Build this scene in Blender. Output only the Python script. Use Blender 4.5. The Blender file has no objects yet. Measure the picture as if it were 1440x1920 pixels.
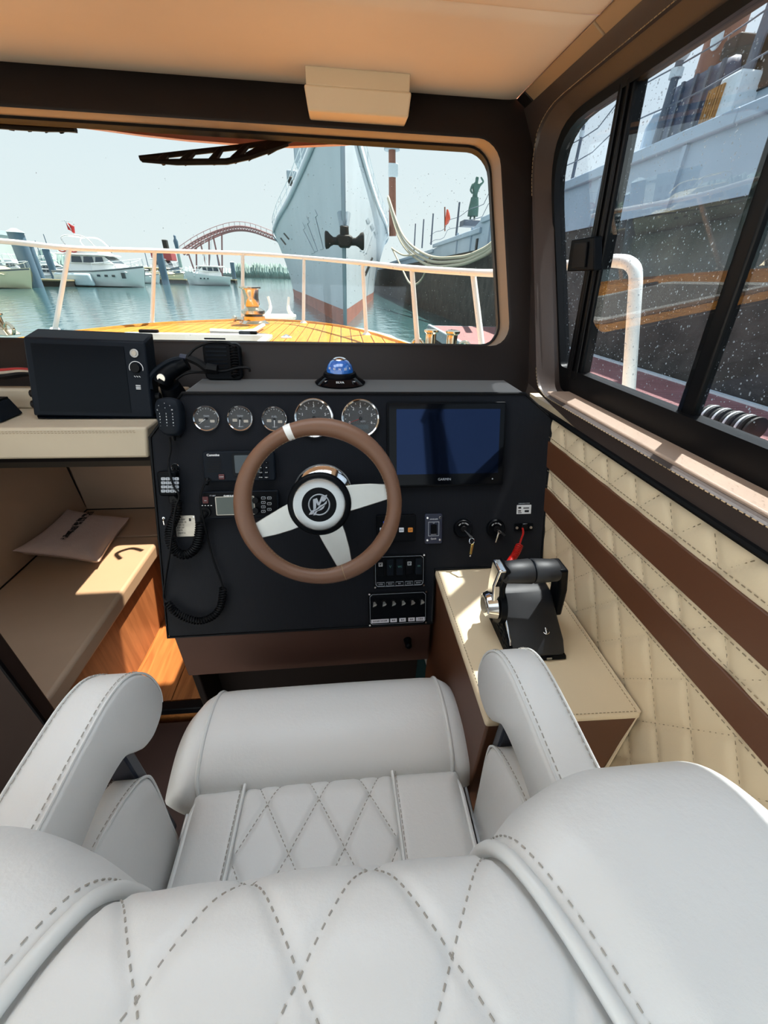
import bpy, bmesh, math, random
from mathutils import Vector, Matrix, Euler
random.seed(7)
SC = bpy.context.scene
COL = SC.collection
PI = math.pi
R = math.radians

# ------------------------------------------------------------------ camera
F_PX = 720.0
CAM = Vector((0, 0, 1.5))
YAW, PITCH, ROLL = 0.11013, 0.54592, 0.02999
_f = Vector((math.sin(YAW)*math.cos(PITCH), math.cos(YAW)*math.cos(PITCH), -math.sin(PITCH)))
_r0 = Vector((math.cos(YAW), -math.sin(YAW), 0)); _u0 = _r0.cross(_f)
_r = _r0*math.cos(ROLL) + _u0*math.sin(ROLL)
_u = -_r0*math.sin(ROLL) + _u0*math.cos(ROLL)
cd = bpy.data.cameras.new('camera'); co = bpy.data.objects.new('camera', cd); COL.objects.link(co)
cd.sensor_fit = 'VERTICAL'; cd.sensor_height = 36.0; cd.lens = F_PX/1920*36.0
cd.clip_start = 0.02; cd.clip_end = 3000
co.matrix_world = Matrix(((_r.x, _u.x, -_f.x, CAM.x), (_r.y, _u.y, -_f.y, CAM.y), (_r.z, _u.z, -_f.z, CAM.z), (0, 0, 0, 1)))
SC.camera = co

# ------------------------------------------------------------------ sky, sun, exposure
SUN_DIR = Vector((0.33, 0.36, 1.0)).normalized()      # towards the sun: high, ahead and to starboard
wd = bpy.data.worlds.new('hazy_sky'); SC.world = wd; wd.use_nodes = True
wn = wd.node_tree.nodes; wl = wd.node_tree.links; wn.clear()
wo = wn.new('ShaderNodeOutputWorld'); bg = wn.new('ShaderNodeBackground'); bg.inputs[1].default_value = 1.6
tc = wn.new('ShaderNodeTexCoord'); sx = wn.new('ShaderNodeSeparateXYZ'); cr = wn.new('ShaderNodeValToRGB')
wl.new(tc.outputs['Generated'], sx.inputs[0]); wl.new(sx.outputs['Z'], cr.inputs[0])
cr.color_ramp.elements[0].position = 0.0; cr.color_ramp.elements[0].color = (0.83, 0.90, 0.90, 1)
cr.color_ramp.elements[1].position = 0.75; cr.color_ramp.elements[1].color = (0.66, 0.80, 0.93, 1)
wl.new(cr.outputs[0], bg.inputs[0]); wl.new(bg.outputs[0], wo.inputs[0])
sd = bpy.data.lights.new('sun', 'SUN'); sd.energy = 17.0; sd.angle = R(0.8); sd.color = (1.0, 0.945, 0.85)
so = bpy.data.objects.new('sun', sd); COL.objects.link(so)
so.rotation_euler = SUN_DIR.to_track_quat('Z', 'Y').to_euler(); so.location = (8, 9, 30)
vs = SC.view_settings
vs.view_transform = 'Standard'; vs.look = 'None'; vs.gamma = 1.0; vs.use_curve_mapping = False
vs.exposure = 0.24

# ------------------------------------------------------------------ measuring: where a sight line of the photograph meets a real plane
def ray(px, py):
    return _f*F_PX + _r*(px-720) + _u*(960-py)
def at(px, py, x=None, y=None, z=None):
    d = ray(px, py)
    t = (x-CAM.x)/d.x if x is not None else (y-CAM.y)/d.y if y is not None else (z-CAM.z)/d.z
    return CAM + d*t
def onplane(px, py, p0, n):
    d = ray(px, py); return CAM + d*((p0-CAM).dot(n)/d.dot(n))

# ------------------------------------------------------------------ materials
def lin(c):
    if isinstance(c, str):
        c = [int(c[i:i+2], 16)/255 for i in (1, 3, 5)]
        c = [x/12.92 if x <= .04045 else ((x+.055)/1.055)**2.4 for x in c]
    return (c[0], c[1], c[2], 1)
MATS = {}
def mat(name, color, rough=.5, metal=0.0, bump=None, var=None, spec=.5, emit=None, coat=0, wood=None, weave=None, sheen=0, stretch=None):
    m = bpy.data.materials.new(name); m.use_nodes = True
    nt = m.node_tree; N = nt.nodes; L = nt.links; b = N['Principled BSDF']
    b.inputs['Base Color'].default_value = lin(color); b.inputs['Roughness'].default_value = rough
    b.inputs['Metallic'].default_value = metal; b.inputs['Specular IOR Level'].default_value = spec
    if coat: b.inputs['Coat Weight'].default_value = coat; b.inputs['Coat Roughness'].default_value = .1
    if sheen: b.inputs['Sheen Weight'].default_value = sheen
    if emit: b.inputs['Emission Color'].default_value = lin(emit[0]); b.inputs['Emission Strength'].default_value = emit[1]
    t = N.new('ShaderNodeTexCoord'); vec = t.outputs['Object']
    if stretch:
        mp = N.new('ShaderNodeMapping'); mp.inputs['Scale'].default_value = stretch; L.new(vec, mp.inputs[0]); vec = mp.outputs[0]
    if var or not (wood or weave):
        amt, sc = var or (.06, 9.0)
        nz = N.new('ShaderNodeTexNoise'); nz.inputs['Scale'].default_value = sc; nz.inputs['Detail'].default_value = 4
        L.new(vec, nz.inputs['Vector'])
        mr = N.new('ShaderNodeMapRange'); mr.inputs[1].default_value = .3; mr.inputs[2].default_value = .7
        mr.inputs[3].default_value = 1-amt; mr.inputs[4].default_value = 1+amt; L.new(nz.outputs[0], mr.inputs[0])
        hs = N.new('ShaderNodeHueSaturation'); hs.inputs['Color'].default_value = lin(color)
        L.new(mr.outputs[0], hs.inputs['Value']); L.new(hs.outputs[0], b.inputs['Base Color'])
    if wood:
        c2, axis, sc = wood
        mp = N.new('ShaderNodeMapping'); s = [sc*6]*3; s[axis] = sc*.5; mp.inputs['Scale'].default_value = s; L.new(vec, mp.inputs[0])
        nz = N.new('ShaderNodeTexNoise'); nz.inputs['Scale'].default_value = 1; nz.inputs['Detail'].default_value = 6; nz.inputs['Distortion'].default_value = 1.2
        L.new(mp.outputs[0], nz.inputs['Vector'])
        rp = N.new('ShaderNodeValToRGB'); rp.color_ramp.elements[0].position = .35; rp.color_ramp.elements[1].position = .68
        rp.color_ramp.elements[0].color = lin(c2); rp.color_ramp.elements[1].color = lin(color)
        L.new(nz.outputs[0], rp.inputs[0]); L.new(rp.outputs[0], b.inputs['Base Color'])
    if weave:
        c2, sc = weave
        mp = N.new('ShaderNodeMapping'); mp.inputs['Rotation'].default_value = (0, R(90), R(45)); mp.inputs['Rotation'].default_value = (R(0), R(0), R(0))
        w = N.new('ShaderNodeTexWave'); w.wave_type = 'BANDS'; w.bands_direction = 'DIAGONAL'; w.inputs['Scale'].default_value = sc
        ck = N.new('ShaderNodeTexWave'); ck.wave_type = 'BANDS'; ck.bands_direction = 'X'; ck.inputs['Scale'].default_value = sc*.9
        L.new(vec, w.inputs['Vector']); L.new(vec, ck.inputs['Vector'])
        mu = N.new('ShaderNodeMath'); mu.operation = 'MULTIPLY'; L.new(w.outputs[1], mu.inputs[0]); L.new(ck.outputs[1], mu.inputs[1])
        mx = N.new('ShaderNodeMix'); mx.data_type = 'RGBA'; mx.inputs[6].default_value = lin(color); mx.inputs[7].default_value = lin(c2)
        L.new(mu.outputs[0], mx.inputs[0]); L.new(mx.outputs[2], b.inputs['Base Color'])
        bp = N.new('ShaderNodeBump'); bp.inputs['Strength'].default_value = .12; bp.inputs['Distance'].default_value = .0004
        L.new(mu.outputs[0], bp.inputs['Height']); L.new(bp.outputs[0], b.inputs['Normal'])
    if bump:
        sc, st, dist = bump
        nz = N.new('ShaderNodeTexNoise'); nz.inputs['Scale'].default_value = sc; nz.inputs['Detail'].default_value = 5; nz.inputs['Roughness'].default_value = .6
        L.new(vec, nz.inputs['Vector'])
        bp = N.new('ShaderNodeBump'); bp.inputs['Strength'].default_value = st; bp.inputs['Distance'].default_value = dist
        L.new(nz.outputs[0], bp.inputs['Height']); L.new(bp.outputs[0], b.inputs['Normal'])
    MATS[name] = m
    return m
def glass_mat(name, tint, refl=1.0, ior=1.5, rough=0.0):
    m = bpy.data.materials.new(name); m.use_nodes = True
    nt = m.node_tree; N = nt.nodes; L = nt.links; N.clear()
    o = N.new('ShaderNodeOutputMaterial'); tr = N.new('ShaderNodeBsdfTransparent'); tr.inputs[0].default_value = (*tint, 1)
    gl = N.new('ShaderNodeBsdfGlossy'); gl.inputs['Roughness'].default_value = rough; gl.inputs[0].default_value = (1, 1, 1, 1)
    fr = N.new('ShaderNodeLayerWeight'); fr.inputs[0].default_value = .5
    pw = N.new('ShaderNodeMath'); pw.operation = 'POWER'; pw.inputs[1].default_value = 5; L.new(fr.outputs['Facing'], pw.inputs[0])
    r0 = ((ior-1)/(ior+1))**2
    mu = N.new('ShaderNodeMath'); mu.operation = 'MULTIPLY_ADD'; mu.inputs[1].default_value = (1-r0)*refl; mu.inputs[2].default_value = r0*refl; mu.use_clamp = True
    mx = N.new('ShaderNodeMixShader')
    L.new(pw.outputs[0], mu.inputs[0]); L.new(mu.outputs[0], mx.inputs[0]); L.new(tr.outputs[0], mx.inputs[1]); L.new(gl.outputs[0], mx.inputs[2])
    L.new(mx.outputs[0], o.inputs[0]); MATS[name] = m
    return m
LB = (260, .25, .0006)      # leather grain
mat('white_vinyl', '#dcdcda', .42, bump=(150, .5, .0009), var=(.02, 4))
mat('white_piping', '#d9dad8', .4, var=(.02, 4))
mat('cream_leather', '#d9c6a6', .5, bump=LB, var=(.04, 5))
mat('shelf_leather', '#ab9f8b', .5, bump=LB, var=(.04, 5))
mat('beige_leather', '#b39a84', .55, bump=LB, var=(.04, 5))
mat('headliner', '#d5bea6', .75, bump=(500, .15, .0004), var=(.05, 3))
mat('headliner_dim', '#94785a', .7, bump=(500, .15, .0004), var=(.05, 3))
mat('reveal_vinyl', '#8f7760', .5, bump=LB, var=(.03, 5))
mat('light_box_vinyl', '#cdb392', .55, bump=LB, var=(.03, 5))
mat('brown_trim', '#403632', .42, spec=.35, bump=LB, var=(.05, 6))
mat('dark_trim', '#1c1614', .5, spec=.18, bump=LB, var=(.05, 6))
mat('stripe_leather', '#5a3621', .5, bump=LB, var=(.05, 6))
mat('brown_panel', '#4a3026', .6, bump=LB, var=(.06, 6))
mat('seat_thread', '#a8a39b', .8)
mat('cream_thread', '#8a7a62', .8)
mat('dark_thread', '#8c7658', .8)
mat('carbon_vinyl', '#02050d', .45, weave=('#080d17', 95), spec=.05, sheen=.42)
mat('black_plastic', '#05070b', .42, spec=.08, var=(.1, 8))
mat('black_grip', '#15171b', .5, bump=(900, .3, .0004), spec=.45)
mat('slate_plastic', '#12171e', .45, spec=.08)
mat('black_rubber', '#050609', .5, spec=.16)
mat('black_metal', '#08080a', .42, spec=.18, var=(.1, 20))
mat('gloss_black', '#04060b', .08, spec=.12, var=(.02, 5))
mat('screen_black', '#04080f', .2, spec=.08, var=(.02, 5))
m_ = mat('plotter_screen', '#060b18', .05, spec=.55, var=(.02, 5)); m_.node_tree.nodes['Principled BSDF'].inputs['Specular Tint'].default_value = (.25, .42, 1, 1)
mat('lcd_green', '#3d4640', .3, var=(.03, 20))
mat('lcd_gray', '#2f3a40', .3, var=(.03, 20))
mat('lcd_blue', '#1a3a9a', .3, emit=('#2a5cff', .5))
mat('chrome', '#d9dadb', .08, 1.0, var=(.01, 5))
mat('brushed_steel', '#a2a3a2', .30, 1.0, stretch=(1, 60, 1), bump=(40, .05, .0003), var=(.05, 30))
mat('spoke_metal', '#bdbdb8', .42, .85, var=(.03, 40))
mat('brass_key', '#b7a35c', .3, .9)
mat('wheel_leather', '#6b4a36', .48, bump=(300, .25, .0005), var=(.04, 8))
mat('gauge_face', '#1c1d1f', .3, var=(.05, 20))
mat('white_print', '#d8dadc', .6, var=(.02, 20))
mat('grey_print', '#9aa0a8', .6, var=(.02, 20))
mat('ink', '#17161a', .7)
mat('red_plastic', '#8c1414', .4)
mat('red_dim', '#4a1216', .45)
mat('red_cord', '#b01712', .35, var=(.05, 20))
mat('red_bright', '#e01a18', .35)
mat('orange_key', '#d9862a', .5)
mat('white_key', '#dfe3ea', .5)
mat('green_icon', '#2b5a55', .5)
mat('label_white', '#d6d4dc', .6)
mat('plate_metal', '#a9a297', .38, .7, var=(.12, 60))
mat('compass_glass', '#1d5fb0', .05, spec=.8, coat=1.0, var=(.15, 60))
mat('pillow_cloth', '#c6b3ae', .85, bump=(25, .5, .01), var=(.04, 8))
mat('oak_laminate', '#b97a50', .45, wood=('#9c6440', 2, 6))
mat('oak_floor', '#b5753f', .4, wood=('#8a5428', 1, 6))
mat('partition_brown', '#2b201c', .6, spec=.2, bump=LB)
mat('sole_brown', '#3a2620', .55, var=(.1, 8))
mat('sunlit_sill', '#a48d7c', .5, bump=(500, .4, .0006))  # sunshine on the brown sill put into a paler colour
mat('ws_gasket', '#0c0b0c', .5)
mat('hatch_acrylic', '#20242a', .1)
# ------------------------------------------------------------------ mesh helpers
MW = {}
def mw(o):
    return MW.get(o.name, Matrix.Identity(4))
class MB:
    def __init__(s): s.v = []; s.f = []; s.mi = []; s.M = Matrix.Identity(4); s.cur = 0
    def add(s, vs, fs):
        o = len(s.v); s.v += [s.M @ Vector(p) for p in vs]; s.f += [[i+o for i in f] for f in fs]; s.mi += [s.cur]*len(fs); return s
    def box(s, c, size):
        x, y, z = c; a, b, d = size[0]/2, size[1]/2, size[2]/2
        return s.add([(x-a, y-b, z-d), (x+a, y-b, z-d), (x+a, y+b, z-d), (x-a, y+b, z-d), (x-a, y-b, z+d), (x+a, y-b, z+d), (x+a, y+b, z+d), (x-a, y+b, z+d)],
                     [(0, 3, 2, 1), (4, 5, 6, 7), (0, 1, 5, 4), (1, 2, 6, 5), (2, 3, 7, 6), (3, 0, 4, 7)])
    def hexa(s, p):      # 8 corners: bottom four then top four, same winding
        return s.add(p, [(0, 3, 2, 1), (4, 5, 6, 7), (0, 1, 5, 4), (1, 2, 6, 5), (2, 3, 7, 6), (3, 0, 4, 7)])
    def loft(s, rings, closed=True, cap=True, wrap=False):
        n = len(rings[0]); v = [p for r_ in rings for p in r_]; f = []
        m = len(rings)
        for i in range(m if wrap else m-1):
            j2 = (i+1) % m
            for j in range(n if closed else n-1):
                k = (j+1) % n
                f.append((i*n+j, i*n+k, j2*n+k, j2*n+j))
        if cap and closed and not wrap:
            f.append(tuple(range(n))[::-1]); f.append(tuple((m-1)*n+j for j in range(n)))
        return s.add(v, f)
    def prism(s, poly, d, p0=None):  # poly: 3d points, d: extrusion vector
        d = Vector(d); a = [Vector(p) for p in poly]
        return s.loft([a, [p+d for p in a]])
    def tube(s, pts, r, n=8, closed=False, cap=True):
        pts = [Vector(p) for p in pts]; m = len(pts); rr = r if isinstance(r, (list, tuple)) else [r]*m
        tang = []
        for i in range(m):
            a = pts[(i-1) % m] if closed or i > 0 else pts[i]; b = pts[(i+1) % m] if closed or i < m-1 else pts[i]
            t = (b-a); tang.append(t.normalized() if t.length > 1e-9 else Vector((0, 0, 1)))
        t0 = tang[0]; up = Vector((0, 0, 1)) if abs(t0.z) < .9 else Vector((1, 0, 0))
        nx = t0.cross(up).normalized(); rings = []
        for i in range(m):
            t = tang[i]; nx = (nx - t*nx.dot(t)); nx = nx.normalized() if nx.length > 1e-6 else t.orthogonal().normalized(); ny = t.cross(nx)
            rings.append([pts[i] + (nx*math.cos(2*PI*k/n) + ny*math.sin(2*PI*k/n))*rr[i] for k in range(n)])
        return s.loft(rings, True, cap and not closed, closed)
    def cyl(s, p0, p1, r0, r1=None, n=16):
        return s.tube([p0, p1], [r0, r0 if r1 is None else r1], n)
    def lathe(s, prof, n=24, M=None, cap=True):
        rings = [[(r_*math.cos(2*PI*k/n), r_*math.sin(2*PI*k/n), z) for k in range(n)] for r_, z in prof]
        if M: rings = [[M @ Vector(p) for p in r_] for r_ in rings]
        return s.loft(rings, True, cap)
    def ball(s, c, r, n=12, m=8):
        c = Vector(c); r = Vector(r) if not isinstance(r, (int, float)) else Vector((r, r, r))
        rings = []
        for i in range(m+1):
            a = PI*i/m; k = max(math.sin(a), .002)
            rings.append([(c.x+r.x*k*math.cos(2*PI*j/n), c.y+r.y*k*math.sin(2*PI*j/n), c.z-r.z*math.cos(a)) for j in range(n)])
        return s.loft(rings)
    def grid(s, fn, nu, nv):
        v = [fn(i/nu, j/nv) for i in range(nu+1) for j in range(nv+1)]
        f = [(i*(nv+1)+j, (i+1)*(nv+1)+j, (i+1)*(nv+1)+j+1, i*(nv+1)+j+1) for i in range(nu) for j in range(nv)]
        return s.add(v, f)
    def build(s, name, m, parent=None, smooth=30, bevel=None, seg=2, local=False, subsurf=0, fix=True, kind=None, solid=None):
        me = bpy.data.meshes.new(name)
        vs = s.v
        loc = Vector((0, 0, 0))
        if parent is not None:
            if not local:
                inv = mw(parent).inverted(); vs = [inv @ p for p in vs]
        else:
            lo = Vector([min(p[i] for p in vs) for i in range(3)]); hi = Vector([max(p[i] for p in vs) for i in range(3)])
            loc = Vector(((lo.x+hi.x)/2, (lo.y+hi.y)/2, lo.z)); vs = [p-loc for p in vs]
        me.from_pydata([tuple(p) for p in vs], [], s.f)
        if fix:
            bm = bmesh.new(); bm.from_mesh(me); bmesh.ops.recalc_face_normals(bm, faces=bm.faces); bm.to_mesh(me); bm.free()
        ms = m if isinstance(m, (list, tuple)) else [m]
        for q in ms: me.materials.append(MATS[q] if isinstance(q, str) else q)
        if len(ms) > 1: me.polygons.foreach_set('material_index', s.mi)
        if smooth:
            me.polygons.foreach_set('use_smooth', [True]*len(me.polygons))
            if smooth < 180: me.set_sharp_from_angle(angle=R(smooth))
        me.update()
        o = bpy.data.objects.new(name, me); COL.objects.link(o)
        if parent is not None: o.parent = parent; MW[o.name] = mw(parent)
        else: o.location = loc; MW[o.name] = Matrix.Translation(loc)
        if solid:
            sm = o.modifiers.new('thickness', 'SOLIDIFY'); sm.thickness = solid; sm.offset = 0
        if bevel:
            b = o.modifiers.new('soft_edge', 'BEVEL'); b.width = bevel; b.segments = seg; b.limit_method = 'ANGLE'; b.angle_limit = R(40)
            b.harden_normals = False
        if subsurf:
            q = o.modifiers.new('smooth', 'SUBSURF'); q.levels = subsurf; q.render_levels = subsurf
        if kind: o['kind'] = kind
        return o
def tag(o, label=None, cat=None, group=None, kind=None):
    if label: o['label'] = label
    if cat: o['category'] = cat
    if group: o['group'] = group
    if kind: o['kind'] = kind
    return o
def thing(name, label, cat, loc=(0, 0, 0), rot=(0, 0, 0), group=None, kind=None):
    o = bpy.data.objects.new(name, None); COL.objects.link(o)
    o.empty_display_size = .05; o.location = loc; o.rotation_euler = rot
    MW[o.name] = Matrix.Translation(Vector(loc)) @ Euler(rot).to_matrix().to_4x4()
    return tag(o, label, cat, group, kind)
def bx(name, m, parent, c, size, local=False, bevel=None, **k):
    return MB().box(c, size).build(name, m, parent, local=local, bevel=bevel, **k)
def copy_tree(o, parent=None):
    c = o.copy(); COL.objects.link(c); c.parent = parent
    MW[c.name] = mw(o)
    for ch in o.children: copy_tree(ch, c)
    return c
def text(s, size, m, parent, loc, rot=(0, 0, 0), name='lettering', align='CENTER', ext=.0004, sx=1.0, bold=0):
    cu = bpy.data.curves.new('t', 'FONT'); cu.body = s; cu.size = size; cu.align_x = align; cu.align_y = 'CENTER'; cu.extrude = ext; cu.resolution_u = 2; cu.offset = bold
    tmp = bpy.data.objects.new('t', cu); COL.objects.link(tmp)
    dg = bpy.context.evaluated_depsgraph_get(); me = bpy.data.meshes.new_from_object(tmp.evaluated_get(dg))
    COL.objects.unlink(tmp); bpy.data.objects.remove(tmp)
    me.transform(Matrix.Translation(Vector(loc)) @ Euler(rot).to_matrix().to_4x4() @ Matrix.Diagonal((sx, 1, 1, 1)))
    me.materials.clear(); me.materials.append(MATS[m]); me.name = name
    o = bpy.data.objects.new(name, me); COL.objects.link(o); o.parent = parent; MW[o.name] = mw(parent)
    return o
def catmull(pts, n=8, closed=False):
    P = [Vector(p) for p in pts]; m = len(P); out = []
    for i in range(m if closed else m-1):
        if closed: a, b, c, d = P[(i-1) % m], P[i], P[(i+1) % m], P[(i+2) % m]
        else: a, b, c, d = P[max(i-1, 0)], P[i], P[i+1], P[min(i+2, m-1)]
        for k in range(n):
            t = k/n; out.append(.5*((2*b)+(c-a)*t+(2*a-5*b+4*c-d)*t*t+(3*b-a-3*c+d)*t**3))
    if not closed: out.append(P[-1])
    return out
def rrect(w, h, r, n=5, cx=0, cy=0):
    out = []
    for qx, qy, a0 in ((1, 1, 0), (-1, 1, 90), (-1, -1, 180), (1, -1, 270)):
        for k in range(n+1):
            a = R(a0+90*k/n); out.append((cx+qx*(w/2-r)+r*math.cos(a), cy+qy*(h/2-r)+r*math.sin(a)))
    return out
def slab(name, m, parent, w, h, r, z0, z1, cx=0, cy=0, bevel=None, seg=2, n=5, local=True, smooth=30):
    mb = MB(); p = rrect(w, h, r, n, cx, cy)
    mb.loft([[(x, y, z0) for x, y in p], [(x, y, z1) for x, y in p]])
    return mb.build(name, m, parent, local=local, bevel=bevel, seg=seg, smooth=smooth)
def stitch_mb(path, dash=.006, gap=.004, r=.0009, mb=None, lift=None):
    """dashes of thread along a polyline"""
    mb = mb or MB(); P = [Vector(p) for p in path]; acc = 0; pos = 0
    seg = [(P[i], P[i+1], (P[i+1]-P[i]).length) for i in range(len(P)-1)]
    tot = sum(q[2] for q in seg); d = 0
    def pt(d_):
        for a, b, l in seg:
            if d_ <= l or (a, b, l) == seg[-1]: return a+(b-a)*(min(d_, l)/l if l else 0)
            d_ -= l
    while d+dash < tot:
        a = pt(d); b = pt(d+dash); mb.tube([a, b], r, 4); d += dash+gap
    return mb
# ================================================================== THE CABIN SHELL
WSP = Vector((0, 1.05, 1.272)); WSN = Vector((0, 1, -.47)).normalized()
def WSy(z): return 1.05 + .47*(z-1.272)
def ws(x, z, off=0): return Vector((x, WSy(z), z)) + WSN*off
glass_mat('windscreen_glass', (.71, .73, .73), .4, 1.35)
glass_mat('side_glass', (.71, .74, .77), 1.3, 1.5)
glass_mat('hatch_glass', (.74, .69, .62), .6)
def ring_outline(x0, x1, z0, z1, r, n=6, slant=0.0):
    """rounded rectangle in (x,z); slant moves the right edge inwards with height"""
    out = []
    for qx, qz, a0 in ((1, 1, 0), (-1, 1, 90), (-1, -1, 180), (1, -1, 270)):
        for k in range(n+1):
            a = R(a0+90*k/n)
            cx = (x1-r) if qx > 0 else (x0+r); cz = (z1-r) if qz > 0 else (z0+r)
            x, z = cx+r*math.cos(a), cz+r*math.sin(a)
            if qx > 0: x -= slant*(z-z0)
            else: x += slant*(z-z0)
            out.append((x, z))
    return out
PORT = -1.95
# front bulkhead: a padded frame round the windscreen
inn = ring_outline(PORT+.05, .452, 1.352, 1.812, .055, 6, .085)
gla = ring_outline(PORT+.055, .447, 1.364, 1.833, .06, 6, .085)
nq = len(inn)
def outer_pts(z0, z1, x0, x1):
    """a rectangle sampled so that each point faces its neighbour on the opening"""
    out = []
    for i, (x, z) in enumerate(inn):
        q = i//(nq//4); k = (i % (nq//4))/(nq//4-1)
        if q == 0: p = (x1, z1 - (1-k)*.35) if k < .5 else (x1-(k-.5)*.5, z1)
        elif q == 1: p = (x0+(1-k)*.25 if k < .5 else x0, z1 if k < .5 else z1-(k-.5)*.5)
        elif q == 2: p = (x0, z0+(1-k)*.2 if k < .5 else z0) if k < .5 else (x0+(k-.5)*.5, z0)
        else: p = (x1-(1-k)*.2, z0) if k < .5 else (x1, z0+(k-.5)*.3)
        out.append(p)
    return out
out_ = outer_pts(1.20, 1.90, PORT, .56)
mb = MB()
A = [ws(x, z, 0) for x, z in out_]; B = [ws(x, z, 0) for x, z in inn]; Bb = [ws(x, z, .006) for x, z in inn]
mb.loft([A, [a.lerp(b, .94)-WSN*.004 for a, b in zip(A, B)], B], True, False)
wall_front = tag(mb.build('wall_front', 'dark_trim', None, smooth=50), 'dark padded bulkhead framing the windscreen above the console', None, kind='structure')
mb = MB(); G = [ws(x, z, .052) for x, z in gla]
mb.loft([B, Bb, G], True, False)
mb.build('windscreen_reveal', 'reveal_vinyl', wall_front, smooth=60)
# windscreen
w1 = thing('window_1', 'wide windscreen with rounded corners speckled with drops', None, ws(-.75, 1.345, .05), kind='structure')
mb = MB(); mb.loft([[ws(x, z, .058) for x, z in gla], [ws(x, z, .062) for x, z in gla]]); mb.build('pane', 'windscreen_glass', w1, smooth=0)
g2 = ring_outline(PORT+.062, .441, 1.370, 1.826, .055, 6, .085)
mb = MB(); mb.loft([[ws(x, z, .05) for x, z in gla], [ws(x, z, .05) for x, z in g2], [ws(x, z, .066) for x, z in g2], [ws(x, z, .066) for x, z in gla]], True, False, True)
mb.build('gasket', 'ws_gasket', w1)
def drops(frame, n, parent, rng, rmin, rmax, name='raindrops', m='drop'):
    v = MB()
    for _ in range(n):
        c, nx, ny, nn = frame(rng)
        r_ = rmin+(rmax-rmin)*rng.random()**3; st = .7+.8*rng.random()
        pts = [c+nx*r_*math.cos(2*PI*k/6)+ny*r_*st*math.sin(2*PI*k/6) for k in range(6)]
        top = [c+nn*r_*.5+(p-c)*.5 for p in pts]
        v.loft([pts, top], True, False); k = len(v.v); v.f.append(tuple(range(k-6, k))); v.mi.append(0)
    return v.build(name, m, parent, smooth=180, kind='stuff', fix=False)
m = mat('drop', '#e8eef2', .12, spec=.6)
m.node_tree.nodes['Principled BSDF'].inputs['Alpha'].default_value = .7
rg = random.Random(3)
def wf(rng):
    x = rng.uniform(-.2, .43) if rng.random() < .8 else rng.uniform(PORT+.2, -.2); z = rng.uniform(1.37, 1.78)
    return ws(x, z, .0625), Vector((1, 0, 0)), Vector((0, .425, .905)), WSN
drops(wf, 1300, w1, rg, .0004, .0013)

# starboard side: cross section of trim along the side window
SWX, SWZ = .575, 1.31
def swx(z): return SWX - (z-SWZ)*.102
SWN = Vector((1, 0, .102)).normalized()
def sw(y, z, off=0): return Vector((swx(z), y, z)) + SWN*off
def smooth_outline(cs, n=6): return catmull(cs, n, True)
def rpoly(pts, r, n=6):
    """2d polygon with rounded corners"""
    out = []; m = len(pts)
    for i in range(m):
        p = Vector(pts[i]); a = Vector(pts[i-1]); b = Vector(pts[(i+1) % m]); rr = r[i] if isinstance(r, (list, tuple)) else r
        da = (a-p).normalized(); db = (b-p).normalized(); ang = da.angle(db); t = rr/math.tan(ang/2)
        p0 = p+da*t; p1 = p+db*t
        for k in range(n+1):
            s_ = k/n; out.append(tuple((p0*(1-s_)**2 + p*2*s_*(1-s_) + p1*s_*s_)))
    return out
YA = -.35           # after end of the side window
# openings (y,z): inner edge on the cabin side, then the frame
inner = rpoly([(1.315, 1.851), (YA-.03, 1.851), (YA-.03, 1.262), (.965, 1.262)], [.10, .05, .05, .09], 8)
frame_o = rpoly([(1.235, 1.822), (YA, 1.822), (YA, 1.262), (.995, 1.262)], [.10, .04, .03, .03], 8)
glass_o = rpoly([(1.222, 1.806), (YA+.02, 1.806), (YA+.02, 1.318), (1.008, 1.318)], [.105, .05, .04, .02], 8)
def inner_x(z):
    return .5 if z < 1.6 else .5 - (z-1.6)/.25*.004
I3 = [Vector((inner_x(z), y, z)) for y, z in inner]
# wall faces: upper header, fore pillar, after part, all one padded surround made of radial strips
outr = []
nqs = len(inner)//4
for i, (y, z) in enumerate(inner):
    q = i//nqs; k = (i % nqs)/(nqs-1)
    if q == 0: outr.append(Vector((.476, WSy(1.88)-(.0 if k < .5 else 0) - max(0, k-.5)*.35, 1.879)) if k >= .5 else Vector((.505, WSy(1.88-(.5-k)*.7)-.0, 1.879-(.5-k)*.7)))
    elif q == 1: outr.append(Vector((.476, YA-.25+(.0 if k > .5 else (.5-k)*.3), 1.879)) if k < .5 else Vector((.5, YA-.25, 1.879-(k-.5)*.5)))
    elif q == 2: outr.append(Vector((.5, YA-.25, 1.226+max(0, .5-k)*.5)) if k < .5 else Vector((.5, YA-.25+(k-.5)*.4, 1.226)))
    else: outr.append(Vector((.5, .85-(1-k)*.2, 1.226)) if k < .45 else Vector((.505, WSy(1.25+(k-.45)*.5), 1.24+(k-.45)*.5)))
mb = MB()
def roll(p, d): return p+Vector(d)
mb.loft([outr, [o.lerp(i, .9)+Vector((-.004, 0, 0)) for o, i in zip(outr, I3)], [o.lerp(i, .97)+Vector((-.006, 0, 0)) for o, i in zip(outr, I3)], I3], True, False)
wall_right = tag(mb.build('wall_right', 'brown_trim', None, smooth=60), 'brown leather padded side wall around the sliding window', None, kind='structure')
fr3 = [sw(y, z, 0) for y, z in frame_o]
mb = MB(); mb.loft([I3, [a.lerp(b, .12)+Vector((.002, 0, 0)) for a, b in zip(I3, fr3)], fr3], True, False)
mb.build('window_reveal', 'brown_trim', wall_right, smooth=60)
mb = stitch_mb([i+Vector((-.0065, 0, 0))+(o-i)*.05 for i, o in zip(I3, outr)], .006, .003, .0009); mb.build('stitching', 'dark_thread', wall_right, kind='stuff')
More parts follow.
